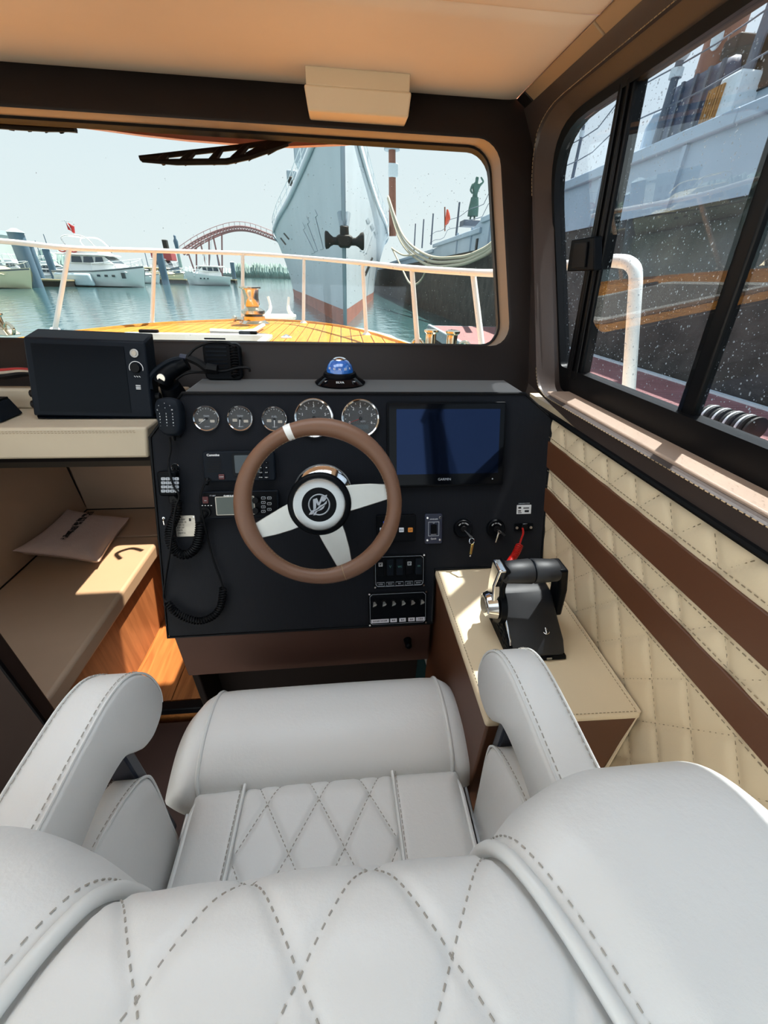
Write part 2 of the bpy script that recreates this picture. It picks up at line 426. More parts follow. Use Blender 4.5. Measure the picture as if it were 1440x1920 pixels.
# sill strip, its pale colour standing for sun on the brown trim
bx('sunlit_sill_strip', 'sunlit_sill', wall_right, (.540, .43, 1.2635), (.060, 1.03, .008), bevel=.003)
# side window: frame, mullion, sliding stile, catch, panes
w2 = thing('window_2', 'black framed sliding side window wet with raindrops', None, sw(.5, 1.262), kind='structure')
mb = MB(); fo = [sw(y, z, -.012) for y, z in frame_o]; fi = [sw(y, z, -.010) for y, z in glass_o]; fi2 = [sw(y, z, .016) for y, z in glass_o]; fo2 = [sw(y, z, .016) for y, z in frame_o]
mb.loft([fo, fi, fi2, fo2], True, False, True); mb.build('window_frame', 'black_metal', w2, smooth=40)
def stile(y0b, y1b, y0t, y1t, o0, o1, name, z0=1.30, z1=1.815, m='black_metal'):
    mb = MB(); mb.hexa([sw(y0b, z0, o0), sw(y1b, z0, o0), sw(y1b, z0, o1), sw(y0b, z0, o1), sw(y0t, z1, o0), sw(y1t, z1, o0), sw(y1t, z1, o1), sw(y0t, z1, o1)])
    return mb.build(name, m, w2, bevel=.003)
stile(.918, .985, .918, .968, -.006, .02, 'mullion')
stile(.925, .937, .925, .934, -.012, -.006, 'mullion_bead'); stile(.95, .962, .948, .957, -.012, -.006, 'mullion_bead')
stile(.578, .612, .578, .612, .0, .018, 'sliding_stile')
ct = stile(.897, 1.012, .918, 1.012, -.030, -.012, 'window_catch', 1.528, 1.588, 'black_plastic')
mb = MB(); mb.hexa([sw(.93, 1.535, -.034), sw(.985, 1.535, -.034), sw(.985, 1.535, -.03), sw(.93, 1.535, -.03), sw(.937, 1.58, -.034), sw(.988, 1.58, -.034), sw(.988, 1.58, -.03), sw(.937, 1.58, -.03)]); mb.build('catch_grip', 'black_rubber', ct, bevel=.001)
for nm, y0, y1, o in (('pane', .95, 1.23, .004), ('pane', .60, .93, -.002), ('pane', YA+.01, .60, .006)):
    if y1 > 1.2: pts = [(y, z) for y, z in glass_o if y > .95] + [(.95, 1.318), (.95, 1.806)]; pts = sorted(pts, key=lambda p: math.atan2(p[1]-1.56, p[0]-1.05))
    else: pts = [(y0, 1.31), (y1, 1.31), (y1, 1.812), (y0, 1.812)]
    mb = MB(); mb.loft([[sw(y, z, o) for y, z in pts], [sw(y, z, o+.004) for y, z in pts]]); mb.build(nm, 'side_glass', w2, smooth=0)
def sf(rng):
    y = rng.uniform(.4, 1.2); z = rng.uniform(1.33, 1.8)
    return sw(y, z, .0105), Vector((0, 1, 0)), Vector((-.1, 0, .99)), SWN
drops(sf, 5600, w2, rg, .0004, .0017)
# tan fascia band under the headliner, in three lengths
for i, (y0, y1) in enumerate(((1.392-.06, 1.285), (1.28, .985), (.98, .45))):
    mb = MB(); mb.hexa([(.452, y0, 1.894), (.480, y0, 1.878), (.480, y1, 1.878), (.452, y1, 1.894), (.462, y0, 1.905), (.490, y0, 1.889), (.490, y1, 1.889), (.462, y1, 1.905)])
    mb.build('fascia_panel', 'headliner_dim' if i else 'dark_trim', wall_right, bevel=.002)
# outer skin and coach roof
mat('white_gelcoat', '#ece9e2', .3, coat=.3, var=(.02, 3)); mat('salmon_gelcoat', '#d8a493', .4, var=(.03, 3))
RX0, RX1, RY0, RY1 = -.74, .28, .42, .88      # frosted roof hatch, unseen, added to brighten the seat and cabin
def slab4(mb, x0, x1, y0, y1, z0, z1): mb.box(((x0+x1)/2, (y0+y1)/2, (z0+z1)/2), (x1-x0, y1-y0, z1-z0))
mb = MB()
for x0, x1, y0, y1 in ((PORT-.1, RX0, -.42, 1.56), (RX1, .575, -.42, 1.56), (RX0, RX1, -.42, RY0), (RX0, RX1, RY1, 1.56)): slab4(mb, x0, x1, y0, y1, 1.93, 1.965)
roof = tag(mb.build('ceiling', 'salmon_gelcoat', None), 'tan upholstered cabin headliner with a cross seam', None, kind='structure')
w3 = thing('fill_hatch', 'frosted roof hatch added over the helm seat to brighten the cabin', None, ((RX0+RX1)/2, (RY0+RY1)/2, 1.93), kind='structure')
m = bpy.data.materials.new('fill_acrylic'); m.use_nodes = True; N_ = m.node_tree.nodes; L_ = m.node_tree.links; N_.clear()
o_ = N_.new('ShaderNodeOutputMaterial'); t_ = N_.new('ShaderNodeBsdfTranslucent'); t_.inputs[0].default_value = (.58, .67, .78, 1); L_.new(t_.outputs[0], o_.inputs[0]); MATS['fill_acrylic'] = m
mb = MB(); mb.add([(RX0, RY0, 1.95), (RX1, RY0, 1.95), (RX1, RY1, 1.95), (RX0, RY1, 1.95)], [(0, 1, 2, 3)]); mb.build('fill_pane', 'fill_acrylic', w3, smooth=0)
for k_ in (1, 2): bx('fill_hatch_bar', 'light_box_vinyl', w3, (RX0+(RX1-RX0)*k_/3, (RY0+RY1)/2, 1.925), (.03, RY1-RY0, .03), bevel=.004)  # bars dress the added light-giving hatch
mb = MB(); q_ = [rrect(RX1-RX0+.03, RY1-RY0+.03, .02, 4, (RX0+RX1)/2, (RY0+RY1)/2), rrect(RX1-RX0-.02, RY1-RY0-.02, .02, 4, (RX0+RX1)/2, (RY0+RY1)/2)]
mb.loft([[(x, y, 1.885) for x, y in q_[0]], [(x, y, 1.885) for x, y in q_[1]], [(x, y, 1.955) for x, y in q_[1]], [(x, y, 1.955) for x, y in q_[0]]], True, False, True); mb.build('fill_hatch_rim', 'light_box_vinyl', w3)
lowp = [at(a, b, y=1.50) for a, b in ((-500, 150), (-200, 190), (0, 216), (165, 239), (260, 252), (350, 262), (450, 270), (545, 274), (640, 270), (800, 258), (905, 240))]
mb = MB(); mb.loft([lowp, [Vector((p.x, 1.53, p.z+.002)) for p in lowp], [Vector((p.x, 1.56, 1.95)) for p in lowp], [Vector((p.x, 1.52, 1.95)) for p in lowp]], True, False); mb.build('roof_visor', 'salmon_gelcoat', roof, smooth=60)
# headliner: two upholstered panels, lightly crowned
def hl(y0, y1, x0=PORT, x1=.455):
    mb = MB()
    def f(u, v):
        x = x0 + (x1-x0)*u; y = y0+(y1-y0)*v; e = min(u*(x1-x0), (1-u)*(x1-x0), v*(y1-y0), (1-v)*(y1-y0)); return (x, y, 1.893 + .006*math.exp(-e/.006))
    mb.grid(f, 60, 24); return mb.build('headliner_panel', 'headliner', roof, smooth=180, fix=False)
hl(.978, 1.35); hl(RY1, .975); hl(-.40, RY0); hl(RY0, RY1, PORT, RX0); hl(RY0, RY1, RX1, .455)
# cabin floor and cuddy floor
fl = tag(bx('floor', 'sole_brown', None, (-.75, .17, .07), (2.5, 1.34, .14), bevel=.004), 'dark brown cabin sole around the helm seat', None, kind='structure')
cf = tag(bx('floor_cuddy', 'oak_floor', None, (-.62, 1.29, .10), (.64, .86, .20)), 'oak laminate cuddy floor below the console', None, kind='structure')
bx('threshold', 'black_rubber', cf, (-.50, .858, .195), (.62, .035, .03), bevel=.004)
for k in range(3): bx('plank', 'oak_floor', cf, (-.72+.16*k, 1.29, .203), (.157, .82, .006), bevel=.0012)
# port side and nook walls
wl_ = tag(bx('wall_left', 'beige_leather', None, (PORT-.02, .72, .62), (.04, 2.0, 1.22)), 'beige side wall on the port side', None, kind='structure')
nk = tag(bx('wall_cuddy_side', 'dark_trim', None, (-1.268, 1.25, .64), (.05, .96, .98)), 'dark lining behind the beige backrest of the cuddy bench', None, kind='structure')
nf = tag(bx('wall_cuddy_front', 'beige_leather', None, (-.72, 1.69, .64), (1.1, .06, .98)), 'beige upholstered forward wall of the cuddy', None, kind='structure')
bx('deck_lining', 'dark_trim', nk, (-.72, 1.186, 1.042), (1.05, .010, .10))
bp = tag(bx('wall_partition', 'partition_brown', None, (-1.32, .60, .48), (1.20, .04, 1.1), bevel=.004), 'dark brown partition at the end of the cuddy bench', None, kind='structure')
bx('edge_trim', 'black_rubber', bp, (-.7185, .582, .48), (.006, .008, 1.10), bevel=.001)
# starboard lower wall
lw = tag(bx('wall_lower_right', 'cream_leather', None, (.535, .45, .62), (.05, 1.5, 1.24)), 'cream quilted leather side panel with two brown stripes', None, kind='structure')
ZT = 1.224
def quilt(y, z):
    d = 1e9
    for sgn in (1, -1):
        q = (y-.661 + sgn*(z-1.227)*.72)/.085; t = abs(q-round(q))*.085/math.sqrt(1+.72**2); d = min(d, t)
    return d
def wall_f(u, v):
    y = -.25 + u*1.20; z = .16 + v*(ZT-.16); d = quilt(y, z)
    e = min(ZT-z, 1)
    return (.5060 - .0045*(1-math.exp(-(d/.007)**1.3)) + (.010*math.exp(-e/.008)), y, z)
mb = MB(); mb.grid(wall_f, 210, 190); mb.build('quilted_panel', 'cream_leather', lw, smooth=180, fix=False)
mb = MB()
zs = [(1.167, 1.107), (1.059, 1.004)]
def in_stripe(z): return any(a+.004 > z > b-.004 for a, b in zs)
for sgn in (1, -1):
    for k in range(-20, 20):
        path = []
        for i in range(0, 90):
            z = .35 + i*.0098; y = .661+k*.085 - sgn*(z-1.227)*.72
            if -.2 < y < .93 and z < ZT-.004 and not in_stripe(z): path.append((.5005+.0075*1-.0005-.0072, y, z)); path[-1] = (.5058, y, z)
            else:
                if len(path) > 1: stitch_mb(path, .005, .005, .0008, mb)
                path = []
        if len(path) > 1: stitch_mb(path, .005, .005, .0008, mb)
for z in (1.176, 1.100, 1.066, .997): stitch_mb([(.5005, -.2, z), (.5005, .93, z)], .005, .004, .0009, mb)
mb.build('quilt_stitching', 'cream_thread', lw, kind='stuff', fix=False)
for za, zb in zs:
    bx('leather_stripe', 'stripe_leather', lw, (.5012, .36, (za+zb)/2), (.006, 1.22, za-zb), bevel=.002)
mb = MB(); mb.tube([(.499, -.25, 1.226), (.499, .3, 1.226), (.499, .95, 1.226)], .006, 8); mb.build('welt', 'black_rubber', lw)
# ================================================================== CONSOLE, PEDESTAL, SHELF, BENCH
DP = Vector((0, .805, 1.026)); DA = R(21.5)
DN = Vector((0, -math.cos(DA), math.sin(DA))); DV = Vector((0, math.sin(DA), math.cos(DA)))
DROT = (R(90)-DA, 0, 0)
def dash(px, py, w=0): return onplane(px, py, DP+DN*w, DN)
def dl(px, py, w=0):
    p = dash(px, py, w)-DP; return p.x, p.dot(DV)
def dbox(x0, y0, x1, y1, w=0):
    """centre and size on the console face of a thing seen between two opposite corners"""
    a = dl(x0, y0, w); b = dl(x1, y1, w); return ((a[0]+b[0])/2, (a[1]+b[1])/2), abs(b[0]-a[0]), abs(b[1]-a[1])
def dthing(name, label, cat, uv, w=.0005, group=None):
    return thing(name, label, cat, DP + Vector((uv[0], 0, 0)) + DV*uv[1] + DN*w, DROT, group)
def dface(u, v, w=0): return DP + Vector((u, 0, 0)) + DV*v + DN*w
# console
con = thing('helm_console', 'black carbon-textured helm console with sloping instrument face', 'console', (0, .9, .735))
zf = lambda z: (z-DP.z)/DV.z
def dz(x, z): return dface(x, zf(z))
poly = [(-.447, .735), (-.436, 1.183), (-.357, 1.272), (.432, 1.272), (.505, 1.217), (.499, .870), (.217, .870), (.212, .735)]
fr = [dz(x, z) for x, z in poly]; bk = [Vector((x, 1.046, z)) for x, z in poly]
mb = MB(); mb.loft([fr, bk]); mb.build('console_body', 'carbon_vinyl', con, bevel=.004, seg=3)
mb = MB(); mb.tube([p+DN*.001 for p in fr], .0035, 6, True); mb.build('edge_welt', 'black_rubber', con)
mb = MB(); mb.hexa([(-.440, .70, .57), (.218, .70, .575), (.218, .74, .575), (-.440, .74, .57), (-.440, .70, .733), (.212, .70, .733), (.212, .74, .733), (-.440, .74, .733)])
mb.build('kick_panel', 'brown_panel', con, bevel=.004)
mb = MB(); mb.box((-.11, .93, .37), (.66, .2, .46)); mb.build('footwell_back', 'dark_trim', con)
mb = MB(); mb.box((-.44, .88, .47), (.02, .30, .53)); mb.build('side_panel', 'dark_trim', con, bevel=.004)
k = at(765, 1205, y=.69); kb = MB(); kb.cyl((k.x, .70, k.z), (k.x, .685, k.z), .011, .009, 14); kb.ball((k.x, .68, k.z), .009); kb.build('panel_knob', 'black_plastic', con)
# throttle pedestal
ped = thing('side_pedestal', 'brown side box with cream leather top carrying the throttle', 'pedestal', (.36, .545, .14))
mb = MB(); mb.hexa([(.232, .352, .14), (.492, .345, .14), (.492, .748, .14), (.232, .748, .14), (.226, .350, .856), (.497, .343, .856), (.497, .748, .856), (.221, .748, .856)]); mb.build('box_body', 'stripe_leather', ped, bevel=.004)
mb = MB(); mb.hexa([(.221, .346, .855), (.4975, .339, .855), (.4975, .75, .855), (.216, .75, .855), (.223, .348, .868), (.4965, .341, .868), (.4965, .75, .868), (.218, .75, .868)]); mb.build('leather_top', 'cream_leather', ped, bevel=.005, seg=3)
mb = MB(); stitch_mb([(.224, .74, .8688), (.229, .353, .8688), (.490, .346, .8688), (.490, .74, .8688)], .004, .003, .0006, mb); mb.build('stitching', 'cream_thread', ped, kind='stuff', fix=False)
mb = MB(); mb.tube([(.495, .74, .868), (.4955, .345, .868), (.4955, .342, .70), (.4955, .345, .45)], .003, 6); mb.build('piping', 'cream_leather', ped)
# cream dash shelf to port
sh = thing('dash_shelf', 'cream leather dash shelf beside the console under the monitor', 'shelf', (-1.2, .95, 1.135))
mb = MB(); mb.hexa([(PORT, .865, 1.136), (-.452, .865, 1.134), (-.452, 1.05, 1.134), (PORT, 1.05, 1.136), (PORT, .868, 1.207), (-.438, .868, 1.205), (-.438, 1.05, 1.205), (PORT, 1.05, 1.207)]); mb.build('shelf_front', 'shelf_leather', sh, bevel=.006, seg=3)
mb = MB(); mb.hexa([(PORT, 1.010, 1.205), (-.39, 1.010, 1.205), (-.39, 1.07, 1.205), (PORT, 1.07, 1.205), (PORT, 1.014, 1.253), (-.39, 1.014, 1.253), (-.39, 1.07, 1.253), (PORT, 1.07, 1.253)]); mb.build('shelf_step', 'shelf_leather', sh, bevel=.006, seg=3)
mb = MB()
for z in (1.199, 1.195): stitch_mb([(PORT+.3, .8640, z), (-.46, .8640, z)], .004, .003, .0006, mb)
mb.build('stitching', 'cream_thread', sh, kind='stuff', fix=False)
# cuddy bench: cushion, side and end backrests, oak front
BZ = .55
bench = thing('cuddy_bench', 'beige upholstered cuddy bench with oak front panel', 'bench', (-1.0, 1.0, .2))
mb = MB(); mb.box((-1.005, 1.02, BZ-.03), (.44, .79, .06)); mb.build('seat_cushion', 'beige_leather', bench, bevel=.012, seg=3)
mb = MB(); mb.box((-1.005, 1.534, BZ-.03), (.44, .232, .06)); mb.build('end_cushion', 'beige_leather', bench, bevel=.004, seg=3)
mb = MB(); mb.box((-.822, 1.02, .345), (.018, .78, .29)); mb.build('front_panel', 'oak_laminate', bench, bevel=.002)
mb = MB(); mb.hexa([(-1.232, .63, BZ), (-1.20, .63, BZ), (-1.20, 1.655, BZ), (-1.232, 1.655, BZ), (-1.234, .63, .92), (-1.215, .63, .92), (-1.215, 1.655, .98), (-1.234, 1.655, .98)]); mb.build('side_backrest', 'beige_leather', bench, bevel=.006)
mb = MB(); mb.box((-.75, 1.652, .83), (.90, .012, .56)); mb.build('end_backrest', 'beige_leather', bench, bevel=.003)
mb = MB(); mb.tube([(-1.203, 1.645, BZ+.002), (-1.208, 1.645, .98)], .003, 6); mb.tube([(-1.2, .65, BZ+.002), (-1.2, 1.645, BZ+.002), (-.5, 1.645, BZ+.002)], .003, 6); mb.build('seam', 'dark_trim', bench)
st = thing('oak_step_box', 'low oak step box tucked between bench and console', 'box', (-.61, 1.49, .2))
mb = MB(); mb.box((-.61, 1.50, .355), (.33, .27, .31)); mb.build('box_body', 'oak_laminate', st, bevel=.002)
mb = MB(); mb.box((-.61, 1.495, .518), (.345, .285, .02)); mb.build('box_lid', 'oak_floor', st, bevel=.002)
# pillow
pl = thing('throw_pillow', 'pale lilac throw pillow with a column of black Chinese characters', 'pillow', (-1.06, 1.38, BZ+.002))
PC = [at(27, 1036, x=-1.188), at(128, 958, x=-1.188), at(243, 974, z=BZ+.02), at(186, 1056, z=BZ+.02)]   # its port side leans on the backrest
def pil(u, v, top):
    a, b = u*2-1, v*2-1; k = (max(0, 1-a**4)*max(0, 1-b**4))**.5
    u2 = .5+(u-.5)*(1-.09*(1-b*b)*abs(a)); v2 = .5+(v-.5)*(1-.09*(1-a*a)*abs(b))
    p = PC[0].lerp(PC[3], u2).lerp(PC[1].lerp(PC[2], u2), v2)
    return Vector((p.x + (.012*k*(1-u) if top else 0), p.y, p.z + .002 + (.030*k+.0025*math.sin(7*a+4*b)*k if top else -.0175*min(1, k*3)) + .006*(abs(a*b))**3))
mb = MB(); mb.grid(lambda u, v: pil(u, v, True), 36, 44); mb.grid(lambda u, v: pil(1-u, v, False), 36, 44)
mb.build('cushion_cover', 'pillow_cloth', pl, smooth=180, fix=False)
mb = MB(); pts = []
for a0, a1 in (((0, 0), (1, 0)), ((1, 0), (1, 1)), ((1, 1), (0, 1)), ((0, 1), (0, 0))):
    for i in range(12): t = i/12; pts.append(pil(a0[0]+(a1[0]-a0[0])*t, a0[1]+(a1[1]-a0[1])*t, True))
mb.tube(pts, .0022, 6, True); mb.build('seam_edge', 'pillow_cloth', pl)
for i, ch in enumerate('远睡起好回首来'):
    p = pil(.43, .90-.107*i, True)-Vector((-1.06, 1.38, BZ+.002)); text(ch, .030, 'ink', pl, (p.x, p.y, p.z+.0015), (0, 0, R(-2)), 'character', bold=.0010)
# overhead box
a = at(570, 135, z=1.88); b = at(775, 150, z=1.88)
ob = thing('overhead_light_box', 'small beige rectangular box on the headliner above the windscreen', 'light', ((a.x+b.x)/2, a.y+.0, 1.892))
p = [at(568, 132, z=1.885), at(773, 149, z=1.885)]
x0, x1 = p[0].x, p[1].x; y0 = p[0].y-.0
mb = MB(); mb.hexa([(x0+.006, y0+.012, 1.825), (x1-.004, y0+.012, 1.825), (x1-.004, y0+.10, 1.825), (x0+.006, y0+.10, 1.825), (x0, y0, 1.865), (x1, y0, 1.865), (x1, y0+.11, 1.865), (x0, y0+.11, 1.865)])
mb.build('cover', 'light_box_vinyl', ob, bevel=.004, seg=3)
mb = MB(); mb.box(((x0+x1)/2, y0+.05, 1.879), (x1-x0-.01, .10, .03)); mb.build('mounting_frame', 'light_box_vinyl', ob, bevel=.002)
mb = MB(); mb.cyl((x1+.001, y0+.05, 1.85), (x1+.006, y0+.05, 1.85), .006, None, 12); mb.build('side_button', 'black_plastic', ob)
# ================================================================== HELM SEAT
SCX = -.045
seat = thing('helm_chair', 'white quilted leather helm chair with flip-up bolster and two armrests', 'chair', (SCX, .25, .14))
WV = 'white_vinyl'
# pedestal under the seat
mb = MB(); mb.cyl((SCX, .22, .14), (SCX, .22, .56), .05, .05, 20); mb.cyl((SCX, .22, .14), (SCX, .22, .17), .14, .12, 24); mb.build('pedestal', 'black_metal', seat)
mb = MB(); mb.box((SCX, .22, .565), (.40, .36, .02)); mb.build('seat_pan', 'black_metal', seat, bevel=.004)
# cushion with quilted centre
CX0, CX1 = -.302, .208
def cush(u, v):
    x = CX0+(CX1-CX0)*u; y = -.02+.395*v
    e = min(x-CX0, CX1-x, .375-y); h = 0
    r_ = .035
    if e < r_: h = -(r_-math.sqrt(max(0, r_*r_-(r_-e)**2)))
    h += .008*math.sin(PI*u)
    xl, xr = -.205+(.375-y)*-.03, .072+(.375-y)*.03
    d = min(abs(x-xl), abs(x-xr)); h -= .006*math.exp(-(d/.005)**2)
    if xl < x < xr:
        for s_ in (1, -1):
            q = ((x+.0665) + s_*(y-.335)*.62)/.0925 + (.5 if False else 0); t = abs(q-round(q))*.0925*.85; h -= .0042*math.exp(-(t/.005)**2)
    return (x, y, .682+h)
mb = MB(); mb.grid(cush, 170, 130)
mb.build('seat_cushion', WV, seat, smooth=180, fix=False)
def side_skirt(u, v):
    pts = [(CX0, -.02), (CX0, .33), (CX0+.045, .375), (CX1-.045, .375), (CX1, .33), (CX1, -.02)]
    return pts
mb = MB(); ring = rpoly([(CX0, -.02), (CX0, .375), (CX1, .375), (CX1, -.02)], [.01, .045, .045, .01], 6)
mb.loft([[(x, y, .575) for x, y in ring], [(x, y, .650) for x, y in ring]]); mb.build('cushion_side', WV, seat, smooth=50)
mb = MB(); rr = [(x, y, .668) for x, y in rpoly([(CX0+.006, -.02), (CX0+.006, .369), (CX1-.006, .369), (CX1-.006, -.02)], [.01, .045, .045, .01], 8)]
mb.tube(rr, .0048, 8, True); mb.build('cushion_piping', 'white_piping', seat)
mb = MB()
for s_, x0 in ((-1, -.205), (1, .072)):
    mb = MB(); mb.tube([(x0+s_*.012*t, .372-.39*t, .6855+.004*0) for t in [i/8 for i in range(9)]], .0032, 6); mb.build('centre_welt', 'white_piping', seat)
mb = MB()
for s_, x0 in ((-1, -.205), (1, .072)):
    for o in (.006, ):
        stitch_mb([(x0+s_*(.012*t+o), .370-.39*t, .6862) for t in [i/8 for i in range(9)]], .005, .003, .0008, mb)
for s_ in (1, -1):
    for k in range(-6, 7):
        path = []
        for i in range(60):
            y = .370-i*.0065; x = -.0665 + k*.0925 - s_*(y-.335)*.62
            xl, xr = -.205+(.375-y)*-.03, .072+(.375-y)*.03
            if xl+.004 < x < xr-.004: path.append(Vector(cush((x-CX0)/(CX1-CX0), (y+.02)/.395))+Vector((0, 0, .0006)))
        if len(path) > 1: stitch_mb(path, .0045, .0035, .0008, mb)
mb.build('cushion_stitching', 'seat_thread', seat, kind='stuff', fix=False)
# front bolster: a padded roll, with flared side gussets
prof = catmull([(.362, .655), (.372, .690), (.40, .712), (.45, .727), (.51, .724), (.555, .700), (.580, .655), (.585, .600), (.56, .565)], 6)
def bol_ring(x, sc=1.0):
    c = (.47, .64); return [(x, c[0]+(p[0]-c[0])*sc, c[1]+(p[1]-c[1])*sc) for p in prof]
mb = MB(); X0, X1 = -.292, .192
xs = [X0, X0+.006, X0+.03] + [X0+.03+(X1-X0-.06)*i/12 for i in range(1, 12)] + [X1-.03, X1-.006, X1]
mb.loft([bol_ring(x, .972 if x in (X0, X1) else .99 if (x-X0 < .01 or X1-x < .01) else 1.0+.012*math.sin(PI*(x-X0)/(X1-X0))) for x in xs], True, True)
bol = mb.build('front_bolster', WV, seat, smooth=60)
mb = MB()
for x in (X0, X1): mb = MB(); mb.tube([(x, p[1]+0, p[2]) for p in bol_ring(x, .985)], .0042, 8); mb.build('bolster_piping', 'white_piping', bol)
for sgn, x in ((-1, X0), (1, X1)):
    n = len(prof); mb = MB()
    up = [Vector(p) for p in bol_ring(x, .98)]
    fl_ = [Vector((x+sgn*(.010+.052*math.sin(PI*min(1, max(0, (n-1-i)/(n*.62)))*.5)**2*(1 if i > n*.15 else i/(n*.15))), p.y-.014*(1-i/n), p.z-.030-.035*(1-i/n)*math.sin(PI*i/n))) for i, p in enumerate(up)]
    mb.loft([up, [(a+b)/2+Vector((sgn*.004, 0, .004)) for a, b in zip(up, fl_)], fl_], False, False)
    mb.build('bolster_gusset', WV, bol, smooth=180, solid=.004)
# slide rails and hinge brackets beside the cushion
for s_, x in ((-1, CX0-.012), (1, CX1+.012)):
    bx('slide_rail', 'brushed_steel', seat, (x, .20, .62), (.008, .40, .03), bevel=.002)
hb = bx('hinge_bracket', 'brushed_steel', seat, (CX0-.03, .262, .66), (.022, .006, .06), bevel=.001)
mb = MB(); mb.cyl((CX0-.03, .257, .665), (CX0-.03, .266, .665), .0085, None, 16); mb.build('bracket_slot', 'black_rubber', hb)
# armrests
def arm(sgn):
    xi = SCX+sgn*.265; xo = xi+sgn*.064
    P = [(.02, 1.030), (.16, 1.026), (.27, 1.030), (.335, 1.028), (.378, 1.010), (.408, .968), (.418, .915), (.402, .884), (.365, .876), (.337, .888), (.318, .912), (.300, .930), (.255, .940), (.19, .934), (.02, .93)]
    o = catmull([(a, b, 0) for a, b in P], 5, True)
    c = Vector((.24, .965, 0)); rings = []
    for x, k in ((xi, .93), (xi+sgn*.003, .965), (xi+sgn*.010, .99), (xi+sgn*.02, 1.0), (xo-sgn*.02, 1.0), (xo-sgn*.010, .99), (xo-sgn*.003, .965), (xo, .93)):
        ins = (1-k)*.11
        ring = []
        n = len(o)
        for i, q in enumerate(o):
            t = (o[(i+1) % n]-o[i-1]).normalized(); nn = Vector((-t.y, t.x, 0))
            if nn.dot(q-c) < 0 and False: nn = -nn
            ring.append(q - nn*ins)
        rings.append([(x, q.x, q.y) for q in ring])
    mb = MB(); mb.loft(rings); a = mb.build('armrest', WV, seat, smooth=60)
    mb = MB()
    n = len(o); top = [q for i, q in enumerate(o) if i <= 33]
    for xx in (xi+sgn*.009, xo-sgn*.009):
        stitch_mb([Vector((xx, q.x, q.y))+Vector((0, .0004, .0008)) for q in top], .0055, .0035, .0008, mb)
    mb.build('arm_stitching', 'seat_thread', a, kind='stuff', fix=False)
    for xx in (xi+sgn*.0045, xo-sgn*.0045):
        mb = MB(); mb.tube([Vector((xx, q.x, q.y-.0016)) for q in top], .0018, 6); mb.build('arm_welt', 'white_piping', a)
    # hip pad below the arm
    P2 = [(.05, .905), (.17, .900), (.235, .892), (.290, .870), (.322, .842), (.328, .80), (.318, .70), (.310, .60), (.05, .60)]
    o2 = catmull([(u, v, 0) for u, v in P2[:7]], 5)+[Vector((.310, .60, 0)), Vector((.05, .60, 0))]
    rings = []
    for x, k in ((xi+sgn*.002, .008), (xi+sgn*.008, .002), (xi+sgn*.014, 0), (xi+sgn*.046, 0), (xi+sgn*.054, .008)):
        rings.append([(x, q.x-(k if q.x > .2 else 0), q.y-k) for q in o2])
    mb = MB(); mb.loft(rings); h = mb.build('hip_pad', WV, seat, smooth=60)
    mb = MB(); tp = o2[6:32]
    stitch_mb([Vector((xi+sgn*.0125, q.x, q.y+.0005)) for q in tp], .005, .0035, .0007, mb)
    stitch_mb([Vector((xi+sgn*.047, q.x, q.y+.0005)) for q in tp], .005, .0035, .0007, mb); mb.build('pad_stitching', 'seat_thread', h, kind='stuff', fix=False)
    mb = MB(); mb.tube([Vector((xi+sgn*.008, q.x+.001, q.y-.001)) for q in tp], .0022, 6); mb.build('pad_piping', 'white_piping', h)
    mat('arm_steel', '#1c2230', .35, .5) if 'arm_steel' not in MATS else None
    bx('arm_post', 'arm_steel', seat, (xi+sgn*.032, .325, .78), (.036, .018, .28), bevel=.003)
arm(-1); arm(1)
# backrest: bucket-shaped padded shell, quilted in the middle
BC = -.037; BWID = .88
def seam_u(yv): return .143 + max(0, .118-yv)*.38
def back_prof(t):
    """arc length 0..1 from the front face bottom over the top to the back"""
    pts = BPROF; i = t*(len(pts)-1); k = min(int(i), len(pts)-2); f = i-k
    return pts[k].lerp(pts[k+1], f)
BPROF = catmull([(.150, .66, 0), (.135, .85, 0), (.126, 1.00, 0), (.118, 1.075, 0), (.104, 1.112, 0), (.082, 1.128, 0), (.052, 1.134, 0), (.015, 1.132, 0), (-.03, 1.122, 0), (-.068, 1.095, 0), (-.09, 1.04, 0), (-.10, .92, 0), (-.10, .70, 0)], 16)
def sstep(a, b, x):
    t = min(1, max(0, (x-a)/(b-a))); return t*t*(3-2*t)
def back_pt(u, v, lift=0):
    x = BC+(u-.5)*BWID; d = x-BC; ad = abs(d); p = back_prof(v)
    y, z = p.x, p.y
    cy = .015
    # outward direction of the profile
    q = back_prof(min(1, v+.01)); r_ = back_prof(max(0, v-.01)); t = (q-r_).normalized(); nn = Vector((t.y, -t.x))
    # bucket: wings come forward
    wing = sstep(.11, .27, ad)
    fwd = .044*wing - .085*sstep(.35, .44, ad)
    su = seam_u(y)
    puff = .012*sstep(su-.002, su+.05, ad)*(1-sstep(.34, .44, ad)*1.0)
    edge = sstep(.36, .44, ad)
    h = puff - .010*math.exp(-((ad-su)/.006)**2) - .030*edge**2
    if ad < su:
        g = 0; amp = min(1, (su-ad)/.012)
        for s_ in (1, -1):
            k = (d + s_*(y_arc(v)-YA0)*.66)/.0955 + .5
            tt = abs(k-round(k))*.0955*.83; g += math.exp(-(tt/.005)**2)*.0030 - .0010*(1-math.exp(-(tt/.02)**2))
        h -= g*amp
        h += .004*math.cos(PI*ad/su*.5)
    k = 1-.55*edge if v > .0 else 1
    yy = cy+(y-cy)*(1-.35*edge) + fwd; zz = z - .02*edge
    return Vector((x, yy, zz)) + Vector((0, nn.x, nn.y))*(h+lift)
ARC = [0]
for i in range(1, 401):
    ARC.append(ARC[-1]+(back_prof(i/400)-back_prof((i-1)/400)).length)
def y_arc(v): 
    i = v*400; k = min(int(i), 399); return ARC[k]+(ARC[k+1]-ARC[k])*(i-k)
